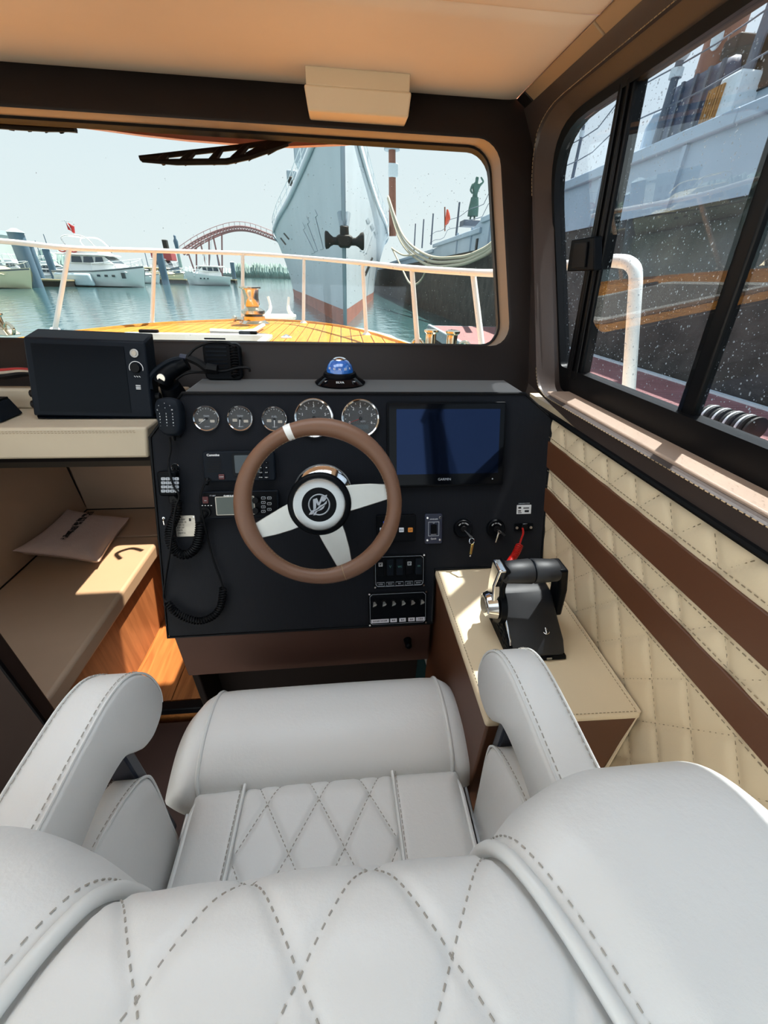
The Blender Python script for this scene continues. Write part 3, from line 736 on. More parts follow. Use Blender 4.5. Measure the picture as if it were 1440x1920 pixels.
def v_of_front():   # where the profile is at the silhouette, the phase of the diamonds
    best = min(range(401), key=lambda i: abs(back_prof(i/400).y-1.095)+(100 if back_prof(i/400).x < .05 else 0)); return ARC[best]
YA0 = v_of_front()
mb = MB(); mb.grid(lambda u, v: back_pt(u, v), 230, 260)
bk_ = mb.build('backrest', WV, seat, smooth=180, fix=False)
mb = MB()
vs_ = [i/300 for i in range(60, 290)]
for sg in (-1, 1):
    pts = []
    for v in vs_:
        su = seam_u(back_prof(v).x); pts.append(back_pt(.5+sg*(su+.003)/BWID, v, .007))
    mb = MB(); mb.tube(pts, .0058, 12); mb.build('backrest_piping', 'white_piping', bk_, smooth=180)
mb = MB()
for sg in (-1, 1):
    pts = [back_pt(.5+sg*(seam_u(back_prof(v).x)+.014)/BWID, v, .0008) for v in vs_]
    stitch_mb(pts, .0038, .0046, .0007, mb)
    pts = [back_pt(.5+sg*.405/BWID, v, .001) for v in vs_]; mb.tube(pts, .003, 6)
for s_ in (1, -1):
    for k in range(-14, 15):
        path = []
        for v in [i/500 for i in range(90, 480)]:
            d = (k+.5)*.0955 - s_*(y_arc(v)-YA0)*.66
            if abs(d) < min(seam_u(back_prof(v).x)-.006, .1475): path.append(back_pt(.5+d/BWID, v, .0006))
            else:
                if len(path) > 2: stitch_mb(path, .0036, .0044, .0007, mb)
                path = []
        if len(path) > 2: stitch_mb(path, .0036, .0044, .0007, mb)
mb.build('backrest_stitching', 'seat_thread', bk_, kind='stuff', fix=False)
# ================================================================== INSTRUMENTS ON THE CONSOLE FACE
def disc_mb(r, z0, z1, n=32, cx=0, cy=0):
    mb = MB(); mb.loft([[(cx+r*math.cos(2*PI*k/n), cy+r*math.sin(2*PI*k/n), z) for k in range(n)] for z in (z0, z1)]); return mb
def ring_mb(ro, ri, z0, z1, n=40, mb=None, cx=0, cy=0):
    mb = mb or MB()
    def c(r, z): return [(cx+r*math.cos(2*PI*k/n), cy+r*math.sin(2*PI*k/n), z) for k in range(n)]
    mb.loft([c(ro, z0), c(ro*.985, z1), c((ro+ri)/2, z1+.0015), c(ri, z1), c(ri, z0)], True, False, True); return mb
glass_mat('gauge_lens', (.96, .96, .96), .2, 1.5)
def gauge(px, py, rpx, label, kind, needle, nums):
    uv = dl(px, py); r_ = rpx/720*.99
    g = dthing('gauge', label, 'gauge', uv, group='chrome-rimmed gauges along the top of the console')
    ring_mb(r_, r_*.87, 0, .006).build('bezel', 'chrome', g, local=True, smooth=50)
    disc_mb(r_*.9, 0, .002).build('dial', 'gauge_face', g, local=True)
    mb = MB(); n = 7 if kind == 'big' else 5; a0, a1 = (200, -20) if kind == 'big' else (150, 30)
    for i in range(n*2-1):
        a = R(a0+(a1-a0)*i/(n*2-2)); q = .80; l = .10 if i % 2 == 0 else .06
        c = Vector((math.cos(a), math.sin(a), 0)); mb.tube([c*r_*(q-l)+Vector((0, 0, .0024)), c*r_*q+Vector((0, 0, .0024))], .0005, 4)
    mb.build('tick_marks', 'white_print', g, local=True)
    if kind == 'big':
        for i in range(n):
            a = R(a0+(a1-a0)*i/(n-1)); text(str(i), r_*.20, 'white_print', g, (r_*.60*math.cos(a), r_*.60*math.sin(a), .0022), name='numeral')
        text('RPM', r_*.13, 'grey_print', g, (r_*.12, -r_*.15, .0022))
        ring_mb(r_*.1, r_*.08, .002, .0024, 16).M
        mb = ring_mb(r_*.09, r_*.06, .002, .0022, 16, None, 0, r_*.32); mb.build('emblem', 'grey_print', g, local=True)
        slab('odometer', 'lcd_gray', g, r_*.8, r_*.22, .001, .002, .0026, 0, -r_*.42)
    else:
        text(nums, r_*.20, 'grey_print', g, (0, r_*.18, .0022))
        slab('status_window', 'plate_metal', g, r_*.34, r_*.22, .001, .002, .0026, -r_*.42, -r_*.12)
        slab('status_window', 'plate_metal', g, r_*.34, r_*.20, .001, .002, .0026, r_*.42, -r_*.2)
        text('SMART', r_*.13, 'grey_print', g, (0, -r_*.62, .0022))
    a = R(needle); mb = MB(); mb.tube([(0, -r_*.1*0, .004), (r_*.66*math.cos(a), r_*.66*math.sin(a), .004)], [.0011, .0004], 6); mb.build('needle', 'red_plastic' if kind == 'big' else 'white_print', g, local=True)
    disc_mb(r_*.10, .002, .005, 16).build('hub_cap', 'black_plastic', g, local=True)
    disc_mb(r_*.88, .0056, .0062).build('lens', 'gauge_lens', g, local=True, smooth=0)
gauge(388, 785, 21, 'leftmost small round gauge with chrome rim', 'small', 215, 'TRIM')
gauge(451, 785, 21, 'small chrome-rimmed gauge second from the left', 'small', 262, 'TEMP')
gauge(515, 786, 21, 'small chrome-rimmed gauge just left of the two large dials', 'small', 268, 'FUEL')
gauge(589, 784, 33, 'large chrome tachometer partly hidden behind the wheel rim', 'big', 202, '')
gauge(676, 785, 33, 'large chrome dial with red needle next to the plotter', 'big', 200, '')

# chartplotter
c, w, h = dbox(724, 754, 941, 909)
cp = dthing('chartplotter', 'large black chartplotter screen right of the wheel', 'display', c)
slab('housing', 'black_plastic', cp, w, h, .006, 0, .010, bevel=.002)
sc_, sw_, sh_ = dbox(742, 768, 930, 886)
slab('screen_glass', 'gloss_black', cp, w*.965, h*.95, .003, .010, .0112, bevel=.0004)
slab('screen', 'plotter_screen', cp, sw_, sh_, .001, .0112, .0117, sc_[0]-c[0], sc_[1]-c[1])
text('GARMIN', .0085, 'grey_print', cp, (dl(831, 898)[0]-c[0], dl(831, 898)[1]-c[1], .0114))
mb = disc_mb(.0018, .0112, .0116, 12, dl(920, 897)[0]-c[0], dl(920, 897)[1]-c[1]); mb.build('power_key', 'grey_print', cp, local=True)

# VHF radio
c, w, h = dbox(383, 846, 519, 900)
vh = dthing('vhf_radio', 'slate marine radio with grey screen and red distress key, upper of two', 'radio', c)
slab('housing', 'slate_plastic', vh, w, h, .006, 0, .016, bevel=.003)
def pos(px, py): u = dl(px, py); return u[0]-c[0], u[1]-c[1]
text('Cummins', .0072, 'white_print', vh, (*pos(404, 853), .0163), bold=.0002)
for i in range(6):
    q = pos(407, 860+i*4.6); slab('speaker_slot', 'black_rubber', vh, .032, .0022, .001, .0158, .0166, q[0]-.001, q[1])
q = pos(462, 872); lc = slab('screen_bezel', 'gloss_black', vh, .066, .052, .005, .016, .0175, q[0]+.006, q[1]+.002)
slab('screen', 'lcd_gray', vh, .054, .040, .002, .0175, .0181, q[0]+.006, q[1]+.003)
q = pos(420, 893); dk = slab('distress_key', 'red_dim', vh, .013, .012, .002, .016, .0185, q[0], q[1], bevel=.001); text('DISTRESS', .0024, 'white_print', dk, (q[0], q[1], .0187))
for i in range(4):
    for j in range(2):
        q = pos(492+10.5*j, 867+i*9); kk = slab('key', 'black_plastic', vh, .010, .0065, .0015, .016, .0175, q[0], q[1]); text(['<', '16', 'CLR', 'PWR', '>', 'HI', 'ENT', 'MEN'][i+4*j], .0035, 'white_print', kk, (q[0], q[1], .0177))
mb = MB(); q = pos(393, 897); mb.cyl((q[0], q[1], .014), (q[0], q[1]-.012, .022), .006, .004, 12); mb.build('mic_socket', 'black_rubber', vh, local=True)

# second radio (AIS / GPS set)
c, w, h = dbox(380, 921, 526, 967)
ar = dthing('position_radio', 'black transceiver with greenish screen and white keypad, lower of two', 'radio', c)
slab('housing', 'slate_plastic', ar, w, h, .004, 0, .014, bevel=.002)
slab('face_plate', 'black_plastic', ar, w-.008, h-.008, .003, .014, .0152, 0, .001)
q0, q1 = pos(409, 931), pos(480, 961)
slab('screen_bezel', 'plate_metal', ar, q1[0]-q0[0]+.004, q0[1]-q1[1]+.003, .002, .015, .0158, (q0[0]+q1[0])/2, (q0[1]+q1[1])/2)
slab('screen', 'lcd_green', ar, q1[0]-q0[0], q0[1]-q1[1], .001, .0158, .0164, (q0[0]+q1[0])/2, (q0[1]+q1[1])/2)
text('FT-807', .0045, 'grey_print', ar, (*pos(403, 928), .0155)); text('CLASS B AIS', .0045, 'white_print', ar, (*pos(433, 928), .0155), bold=.0002)
q = pos(390, 936); dk = slab('distress_key', 'red_dim', ar, .013, .016, .002, .015, .017, q[0], q[1], bevel=.001); text('SOS', .003, 'white_print', dk, (q[0], q[1]-.001, .0172))
for i in range(4): q = pos(384+5.5*i, 946); slab('indicator', 'white_print', ar, .003, .0015, .0005, .015, .0157, *q)
for py in (936, 955): mb = disc_mb(.0075, .015, .024, 20, *pos(483, py)); mb.build('tuning_knob', 'black_rubber', ar, local=True, bevel=.001)
for i in range(4):
    for j in range(2):
        if j and i == 3: continue
        q = pos(496.5+11*j, 932+i*(8.2 if not j else 10.5)); kk = slab('key', 'grey_print', ar, .0095, .0062, .0015, .015, .0165, *q); slab('key_cap', 'black_plastic', kk, .0070, .0040, .001, .0165, .0168, *q); text('1245789'[i+4*j-(1 if j else 0)] if i+4*j < 8 else '', .0036, 'white_print', kk, (q[0], q[1], .0169))
mb = MB(); q = pos(391, 958); mb.cyl((q[0], q[1], .012), (q[0], q[1], .020), .012, .011, 18); mb.cyl((q[0], q[1], .020), (q[0]-.006, q[1]-.012, .028), .008, .006, 14); mb.build('mic_plug', 'black_rubber', ar, local=True)

# handsets
c, w, h = dbox(289, 745, 344, 817, .03)
hs = thing('radio_handset', 'rounded black radio handset with keypad hanging at the console corner', 'handset', dface(c[0], c[1], .004), DROT)
outl = [(.50, .15), (.48, .32), (.38, .45), (.15, .5), (-.15, .5), (-.38, .45), (-.48, .32), (-.5, .15), (-.45, -.15), (-.40, -.34), (-.28, -.46), (-.08, -.5), (.15, -.5), (.34, -.45), (.45, -.32), (.49, -.10)]
o3 = catmull([(a*w, b*h, 0) for a, b in outl], 5, True)
mb = MB(); mb.loft([[(p.x*k, p.y*k, z) for p in o3] for k, z in ((.93, 0), (1, .008), (1, .022), (.95, .030), (.86, .033))]); mb.build('handset_body', 'slate_plastic', hs, local=True, smooth=60)
def hp(px, py): u = dl(px, py, .033); return u[0]-c[0], u[1]-c[1]
for i, (ax, ay) in enumerate(((310, 757), (299, 761), (320, 761), (311, 765), (297, 769), (324, 769))): text('^<>vCM'[i], .004, 'white_print', hs, (*hp(ax, ay), .0332), name='key_mark')
for r0 in range(5):
    for c0 in range(3): text('123456789*0#-+='[r0*3+c0], .0042, 'white_print', hs, (*hp(301+12*c0+r0*.5, 776+5.6*r0), .0332), name='key_mark')
bx('hanger_clip', 'black_metal', hs, (0, -h*.35, .0), (.02, .03, .006), local=True, bevel=.001)
mb = MB(); mb.cyl((0, -h*.48, .016), (0, -h*.62, .014), .006, .004, 12); mb.build('strain_relief', 'black_rubber', hs, local=True)
c, w, h = dbox(303, 882, 342, 927)
h2 = thing('keypad_microphone', 'small black microphone with a grid of sixteen pale keys', 'microphone', dface(c[0], c[1], .003), DROT)
slab('microphone_body', 'black_plastic', h2, w, h, .007, 0, .024, bevel=.004)
def hp2(px, py): u = dl(px, py, .025); return u[0]-c[0], u[1]-c[1]
for r0 in range(4):
    for c0 in range(4):
        q = hp2(307.5+8.4*c0, 897.5+7.6*r0); kk = slab('key', 'grey_print', h2, .0088, .0066, .0018, .024, .0262, *q); text('123A456B789C*0#D'[r0*4+c0], .0042, 'ink', kk, (*q, .0264))
mb = MB(); q = hp2(322, 937); mb.box((q[0], q[1], .010), (.018, .020, .016)); mb.build('strain_relief', 'black_rubber', h2, local=True, bevel=.003)
c, w, h = dbox(323, 871, 337, 882)
mc = dthing('microphone_clip', 'small chrome round microphone clip above the keypad microphone', 'clip', c)
ring_mb(.0095, .007, 0, .004, 24).build('clip_ring', 'chrome', mc, local=True)
disc_mb(.0075, 0, .003, 20).build('clip_back', 'black_plastic', mc, local=True)
mb = MB(); mb.box((-.003, -.004, .004), (.0022, .007, .004)); mb.box((.003, -.004, .004), (.0022, .007, .004)); mb.build('clip_prongs', 'black_metal', mc, local=True)

# coiled and plain cords
def helix(path, R_, wire, pitch, n=10):
    P = catmull(path, 14); L_ = [0]
    for i in range(1, len(P)): L_.append(L_[-1]+(P[i]-P[i-1]).length)
    turns = L_[-1]/pitch; steps = int(turns*n); out = []; nx = None
    j = 0
    for i in range(steps+1):
        s_ = L_[-1]*i/steps
        while j < len(P)-2 and L_[j+1] < s_: j += 1
        f = (s_-L_[j])/(L_[j+1]-L_[j]); p = P[j].lerp(P[j+1], f); t = (P[j+1]-P[j]).normalized()
        if nx is None: nx = t.orthogonal().normalized()
        nx = (nx-t*nx.dot(t)).normalized(); ny = t.cross(nx); a = 2*PI*i/n
        out.append(p+(nx*math.cos(a)+ny*math.sin(a))*R_)
    return out
def dpath(pts, w): return [dash(a, b, w if not isinstance(w, list) else w[i]) for i, (a, b) in enumerate(pts)]
cd1 = thing('coiled_cable', 'coiled black cable looping from the keypad microphone', 'cable', dash(350, 1040, .01))
mb = MB(); mb.tube(helix(dpath([(332, 938), (330, 965), (320, 990), (319, 1012), (330, 1034), (350, 1040), (367, 1026), (374, 1000), (376, 980)], .016), .0095, .0021, .0056), .0021, 5); mb.build('coil', 'black_rubber', cd1, smooth=60)
mb = MB(); mb.tube(catmull(dpath([(376, 980), (380, 962), (388, 958)], .018), 8), .003, 6); mb.tube(catmull(dpath([(325, 930), (330, 935), (333, 940)], .02), 8), .003, 6); mb.build('lead', 'black_rubber', cd1)
cd2 = thing('coiled_cable', 'black cable hanging from the rounded handset with a low coiled loop', 'cable', dash(365, 1165, .01))
mb = MB(); mb.tube(catmull(dpath([(318, 820), (320, 842), (316, 865), (317, 882), (326, 912), (336, 930), (328, 960), (318, 1040), (311, 1085), (307, 1118), (313, 1130)], [.016, .016, .016, .03, .034, .034, .03, .030, .01, .008, .012]), 8), .0024, 6); mb.build('lead', 'black_rubber', cd2)
mb = MB(); mb.tube(helix(dpath([(313, 1130), (330, 1148), (352, 1160), (376, 1164), (400, 1155), (413, 1138), (417, 1118), (418, 1102)], .014), .0075, .002, .0062), .002, 5); mb.build('coil', 'black_rubber', cd2, smooth=60)
mb = MB(); mb.tube(catmull(dpath([(418, 1102), (412, 1082), (400, 1050), (391, 1015), (384, 985), (377, 955), (376, 930), (384, 908), (395, 899)], [.014, .012, .01, .012, .03, .034, .028, .024, .018]), 8), .0024, 6); mb.build('upper_lead', 'black_rubber', cd2)
# metal plate and its hook
c, w, h = dbox(328, 967, 369, 1005)
pt = dthing('data_plate', 'small stamped metal data plate behind the coiled cord', 'plate', c)
slab('plate', 'plate_metal', pt, w, h, .002, 0, .0012)
for i in range(6):
    text(['NO. 2604', 'MODEL 25', 'LOA 7.6', 'KW 147', 'DATE', 'CREW 6'][i], .0048, 'ink', pt, (-w*.44, h*.32-i*h*.13, .0013), align='LEFT')
slab('stamp', 'ink', pt, w*.10, h*.14, .0004, .0012, .0016, w*.25, h*.30)
for sx_ in (-1, 1): mb = disc_mb(.0016, .0012, .002, 10, sx_*w*.45, h*.43); mb.build('screw', 'chrome', pt, local=True)
hk = dthing('screw_hook', 'tiny steel screw hook left of the data plate', 'hook', dl(308, 976))
mb = disc_mb(.003, 0, .002, 12, 0, .006); mb.build('hook_head', 'chrome', hk, local=True)
mb = MB(); mb.tube([(0, .006, .002), (.001, 0, .006), (.001, -.009, .004)], .0013, 6); mb.build('hook_shank', 'chrome', hk, local=True)

# charger / control panel with coloured keys
c, w, h = dbox(705, 965, 778, 1012)
cpn = dthing('control_unit', 'small black control unit with blue display and orange key', 'control panel', c)
slab('housing', 'black_plastic', cpn, w, h, .003, 0, .014, bevel=.0015)
q = pos(722, 978); dsp = slab('display', 'screen_black', cpn, .022, .010, .001, .014, .0146, *q); text('12.6', .0085, 'lcd_blue', dsp, (q[0], q[1], .0148), bold=.0002)
for nm, x_, m_ in (('SET', 715.5, 'white_key'), ('MOD', 751, 'white_key'), ('OFF', 767.5, 'orange_key')):
    q = pos(x_, 991); kk = slab('key', m_, cpn, .0118, .0112, .0015, .014, .0165, *q, bevel=.0006); text(nm, .0042, 'ink', kk, (q[0], q[1], .0167))
# windlass switch
c, w, h = dbox(796, 963, 828, 1018)
wsw = dthing('windlass_switch', 'dark blue windlass rocker switch plate with four screws', 'switch', c)
mat('navy_plate', '#141c33', .35)
slab('plate', 'navy_plate', wsw, w, h, .005, 0, .005, bevel=.0015)
for sx_ in (-1, 1):
    for sy_ in (-1, 1): mb = disc_mb(.0028, .005, .0068, 14, sx_*w*.36, sy_*h*.37); mb.build('screw', 'chrome', wsw, local=True, bevel=.0005)
mb = MB(); p = rrect(w*.62, h*.48, .001); p2 = rrect(w*.56, h*.44, .001)
mb.loft([[(x, y, .005) for x, y in p], [(x, y, .0056) for x, y in p], [(x, y, .0056) for x, y in p2], [(x, y, .005) for x, y in p2]], True, False, True); mb.build('border', 'grey_print', wsw, local=True)
rk = slab('rocker', 'black_plastic', wsw, w*.34, h*.32, .002, .005, .010, 0, 0, bevel=.001)
text('UP', .0035, 'white_print', wsw, (0, h*.185, .0052)); text('DOWN', .0035, 'white_print', wsw, (0, -h*.185, .0052)); text('WINDLASS', .0042, 'white_print', wsw, (0, h*.32, .0052)); text('Quick', .006, 'white_print', wsw, (0, -h*.33, .0052))
# ignition switches with keys
def ign(px, py, label, fob):
    uv = dl(px, py); g = dthing('ignition_switch', label, 'ignition switch', uv)
    mb = MB(); mb.lathe([(.0235, 0), (.0245, .003), (.0235, .007), (.0205, .010), (.0195, .0095), (.0, .0095)][:5], 36); mb.build('bezel', 'black_plastic', g, local=True, smooth=50)
    disc_mb(.0075, .009, .0135, 20).build('key_barrel', 'black_metal', g, local=True, bevel=.0008)
    for i, ch in enumerate('OFF ON START'):
        a = R(140-100*i/11); text(ch, .0042, 'white_print', g, (.0145*math.cos(a), .0145*math.sin(a), .0098), (0, 0, a-R(90)), 'legend')
    kt = thing('ignition_key', 'steel ignition key hanging with a ring and brass fob' if fob else 'plain steel key with a dangling spare in the outer ignition switch', 'key', MW[g.name] @ Vector((0, 0, .0135)), DROT)
    mb = MB()
    if fob:
        mb.hexa([(-.001, -.002, .0), (.003, -.004, .0), (.003, -.003, .002), (-.001, -.001, .002), (.012, -.022, .016), (.018, -.018, .016), (.018, -.017, .0185), (.012, -.021, .0185)])
        mb.build('key_blade', 'black_metal', kt, local=True, bevel=.0005)
        mb = MB(); mb.tube([(.015+.0065*math.cos(a), -.027+.0075*math.sin(a), .017+.001*math.sin(2*a)) for a in [2*PI*i/20 for i in range(20)]], .0009, 6, True); mb.build('key_ring', 'chrome', kt, local=True)
        mb = MB(); mb.hexa([(.010, -.060, .014), (.016, -.061, .014), (.016, -.061, .018), (.010, -.060, .018), (.013, -.034, .015), (.020, -.033, .015), (.020, -.033, .019), (.013, -.034, .019)]); mb.build('fob', 'brass_key', kt, local=True, bevel=.0015)
        mb = MB(); mb.ball((.0125, -.064, .016), .003, 10, 6); mb.build('fob_tip', 'chrome', kt, local=True)
    else:
        mb = MB(); mb.hexa([(-.002, -.001, 0), (.003, .001, 0), (.003, .001, .002), (-.002, -.001, .002), (.013, -.016, .013), (.018, -.012, .013), (.018, -.012, .0148), (.013, -.016, .0148)]); mb.build('key_blade', 'black_metal', kt, local=True, bevel=.0005)
        mb = MB(); mb.hexa([(-.007, -.032, .007), (-.0045, -.0325, .007), (-.0045, -.0325, .009), (-.007, -.032, .009), (-.002, -.006, .010), (.002, -.006, .010), (.002, -.006, .012), (-.002, -.006, .012)]); mb.build('spare_key', 'chrome', kt, local=True, bevel=.0005)
        mb = MB(); mb.tube([(.001+.004*math.cos(a), -.005+.004*math.sin(a), .0125) for a in [2*PI*i/16 for i in range(16)]], .0008, 6, True); mb.build('key_ring', 'chrome', kt, local=True)
ign(867, 990, 'round black ignition switch nearer the windlass switch', True); ign(928, 990, 'round black ignition switch further right by the kill cord', False)
# sticker, kill switch and red lanyard
c, w, h = dbox(969, 947, 995, 963)
stk = dthing('instruction_sticker', 'small white instruction sticker above the kill switch', 'sticker', c)
slab('sheet', 'white_print', stk, w, h, .001, 0, .0006)
for i, (a, b, ww, hh) in enumerate(((-.3, .2, .2, .2), (-.3, -.15, .2, .12), (.15, .15, .4, .12), (.2, -.2, .3, .25), (-.28, -.35, .25, .08))): slab('pictogram', 'ink', stk, w*ww, h*hh, .0003, .0006, .0009, w*a, h*b)
text('EMERGENCY STOP', .0035, 'grey_print', stk, (0, h*.66, .0002))
ks = dthing('kill_switch', 'black kill switch socket between two screws', 'switch', dl(981, 988))
slab('socket_plate', 'black_plastic', ks, .050, .020, .003, 0, .003, bevel=.001)
for sx_ in (-1, 1): mb = disc_mb(.0034, .003, .005, 14, sx_*.0185, -.001); mb.build('screw', 'plate_metal', ks, local=True)
slab('socket', 'black_rubber', ks, .014, .012, .002, .003, .009, 0, 0, bevel=.001); text('SAFETY', .0036, 'grey_print', ks, (.003, .0085, .0032))
rc = thing('safety_lanyard', 'red coiled safety lanyard running from the kill switch to the throttle', 'lanyard', dash(975, 1030, .02))
mb = MB(); mb.tube(catmull(dpath([(980, 990), (981, 1000), (977, 1012), (974, 1022)], [.008, .016, .024, .03]), 8), .0024, 6); mb.build('lead', 'red_cord', rc)
hp_ = [dash(974, 1022, .03), dash(968, 1036, .045), dash(958, 1052, .07), Vector((.315, .60, .935))]
mb = MB(); mb.tube(helix(hp_, .0075, .0023, .0052), .0023, 5); mb.build('coil', 'red_cord', rc, smooth=60)
mb = MB(); q = at(927, 1080, y=.585); mb.hexa([q+Vector(d) for d in ((-.006, -.012, -.014), (.008, -.012, -.014), (.008, .012, -.016), (-.006, .012, -.016), (-.003, -.008, .014), (.009, -.008, .014), (.009, .012, .014), (-.003, .012, .014))]); mb.build('clip', 'red_bright', rc, bevel=.003)
# rocker panel and breaker panel
def panel(px0, py0, px1, py1, name, label):
    c, w, h = dbox(px0, py0, px1, py1); g = dthing(name, label, 'switch panel', c)
    slab('plate', 'black_plastic', g, w, h, .004, 0, .004, bevel=.001)
    mb = MB(); k = .006; t = .0007
    def edge(s_): 
        W, H = w/2-.004+s_, h/2-.004+s_; return [(W-k, H), (W, H-k), (W, -H+k), (W-k, -H), (-W+k, -H), (-W, -H+k), (-W, H-k), (-W+k, H)]
    a, b = edge(0), edge(-t); mb.loft([[(x, y, .004) for x, y in a], [(x, y, .0045) for x, y in a], [(x, y, .0045) for x, y in b], [(x, y, .004) for x, y in b]], True, False, True); mb.build('border', 'grey_print', g, local=True)
    for sx_ in (-1, 1):
        for sy_ in (-1, 1): mb = disc_mb(.0024, .004, .0056, 12, sx_*(w/2-.003), sy_*(h/2-.003)); mb.build('screw', 'chrome', g, local=True)
    return g, c, w, h
g, c, w, h = panel(700, 1041, 796, 1098, 'rocker_switch_panel', 'five-way rocker switch panel below the wheel rim')
for i in range(5):
    x_ = w*(-.37+.185*i); rk = slab('rocker', 'slate_plastic' if i % 3 else 'black_plastic', g, w*.13, h*.48, .002, .004, .010, x_, h*.14, bevel=.001)
    text('Ϙ', .010, 'white_print', rk, (x_, h*.25, .0102), name='icon') if i in (0, 3) else text(['', 'V', 'wc', '', 'm'][i], .009, 'green_icon', rk, (x_, h*.17, .0102), name='icon', bold=.0003)
    fm = slab('legend_frame', 'grey_print', g, w*.15, h*.125, .0008, .004, .0043, x_, -h*.38); slab('legend_field', 'black_plastic', fm, w*.142, h*.10, .0006, .0043, .0045, x_, -h*.38)
    text(['左雨刮', '导航灯', '喇叭', '右雨刮', '航行灯'][i], .0040, 'grey_print', fm, (x_, -h*.38, .0046), name='legend')
g, c, w, h = panel(690, 1111, 800, 1167, 'breaker_panel', 'six-toggle breaker panel with white label strips at the console foot')
for i in range(6):
    x_ = w*(-.40+.16*i); mb = disc_mb(.0055, .004, .0065, 14, x_, h*.22); nut = mb.build('toggle_nut', 'black_metal', g, local=True)
    mb = MB(); mb.hexa([(x_-.002, h*.22-.001, .006), (x_+.002, h*.22-.001, .006), (x_+.002, h*.22+.002, .006), (x_-.002, h*.22+.002, .006), (x_-.005, h*.22-.008, .017), (x_+.004, h*.22-.005, .017), (x_+.006, h*.22+.000, .019), (x_-.002, h*.22-.002, .019)]); mb.build('toggle', 'spoke_metal', g, local=True, bevel=.0006)
for x0_, x1_, tx in ((.02, .34, '左机油泵 右机油泵'), (.36, .48, '备用'), (.52, .64, '备用'), (.68, .80, '鱼舱'), (.82, .98, '水泵阀')):
    lb = slab('label_strip', 'label_white', g, w*(x1_-x0_)*.94, h*.11, .0005, .004, .0046, w*((x0_+x1_)/2-.5)*.96, -h*.355); text(tx, .0050, 'ink', lb, (w*((x0_+x1_)/2-.5)*.96, -h*.355, .0047), name='legend', sx=.9)

# ------------------------------------------------------------------ steering wheel
WA = R(24)
wn_ = Vector((0, -math.cos(WA), math.sin(WA))); wv_ = Vector((0, math.sin(WA), math.cos(WA)))
wc = CAM + ray(600, 944)*(.79/F_PX)
sw_t = thing('steering_wheel', 'three-spoke steering wheel with brown leather rim and one white band', 'steering wheel', wc, (R(90)-WA, 0, 0))
RM, rm = .1545, .0165
def rim(a0, a1, n, k=1.0, close=False):
    mb = MB(); rings = []
    for i in range(n if close else n+1):
        a = a0+(a1-a0)*i/n; th = 1+.10*math.cos(3*(a-R(70)))
        rings.append([((RM+rm*1.02*k*th*math.cos(b))*math.cos(a), (RM+rm*1.02*k*th*math.cos(b))*math.sin(a), rm*.95*k*math.sin(b)) for b in [2*PI*j/14 for j in range(14)]])
    mb.loft(rings, True, not close, close); return mb
rim(0, 2*PI, 96, 1, True).build('rim', 'wheel_leather', sw_t, local=True, smooth=180)
rim(R(108.5), R(113.5), 4, 1.03).build('centre_band', 'white_vinyl', sw_t, local=True, smooth=60)
mb = MB()
for a in (R(287), ): mb.tube([((RM+rm*1.03*math.cos(b))*math.cos(a), (RM+rm*1.03*math.cos(b))*math.sin(a), rm*.98*math.sin(b)) for b in [2*PI*j/20 for j in range(20)]], .0008, 4, True)
for b in (R(75), ): stitch_mb([((RM-rm*.95)*math.cos(a), (RM-rm*.95)*math.sin(a), rm*.35) for a in [2*PI*i/90 for i in range(91)]], .004, .003, .0005, mb)
mb.build('rim_stitching', 'dark_thread', sw_t, local=True, kind='stuff', fix=False)
for ang in (9, 203, 290):
    a = R(ang); ca, sa = math.cos(a), math.sin(a)
    def P(r_, t, z): return (r_*ca-t*sa, r_*sa+t*ca, z)
    out = [(.045, .027), (.075, .026), (.108, .022), (.142, .015), (.142, -.017), (.108, -.021), (.075, -.025), (.045, -.027)]
    mb = MB(); mb.loft([[P(r_, t, z - .006 + .010*(1-r_/.139)) for r_, t in out] for z in (0, .005)])
    sp = mb.build('spoke', 'spoke_metal', sw_t, local=True, bevel=.0012)
mb = MB(); mb.lathe([(.040, -.055), (.044, -.02), (.060, -.012), (.0645, -.002), (.064, .012), (.060, .016), (.052, .017)], 48); mb.build('hub_cup', 'black_plastic', sw_t, local=True, smooth=50)
mb = MB(); mb.lathe([(.053, .012), (.0535, .019), (.0515, .0235), (.049, .0245), (.034, .0235), (.033, .022)], 48, cap=False); mb.build('hub_ring', 'brushed_steel', sw_t, local=True, smooth=40)
disc_mb(.0345, .018, .0236, 40).build('hub_disc', 'black_plastic', sw_t, local=True)
lg = []
K = .0213/190
def lp(pts): return [((x-645)*K, -(y-915)*K) for x, y in pts]
mb = ring_mb(.0218, .0192, .0236, .0238, 40)
for pts in ([(540, 815), (610, 795), (640, 880), (690, 760), (790, 740), (780, 800), (745, 850), (705, 866), (703, 835), (655, 920), (620, 930), (597, 870), (587, 980), (540, 1005)],
            [(455, 1090), (500, 1020), (600, 985), (650, 930), (720, 905), (785, 840), (775, 900), (700, 940), (640, 985), (600, 1010), (560, 1030), (520, 1085)],
            [(530, 1100), (570, 1035), (640, 1005), (700, 955), (750, 925), (720, 980), (680, 1010), (610, 1030), (590, 1062), (570, 1100)]):
    q = lp(pts); mb.loft([[(x, y, z) for x, y in q] for z in (.0236, .0243)])
mb.build('emblem', 'grey_print', sw_t, local=True)
# column flange on the console
uv = dl(606, 925); cf_ = dthing('steering_column', 'chrome steering column flange behind the wheel hub', 'column', uv)
mb = MB(); mb.lathe([(.068, 0), (.070, .004), (.064, .012), (.052, .020), (.046, .05), (.040, .075)], 44); mb.build('flange', 'chrome', cf_, local=True, smooth=40)
mb = MB(); mb.lathe([(.036, .07), (.036, .085)], 30); mb.build('shaft', 'black_metal', cf_, local=True)

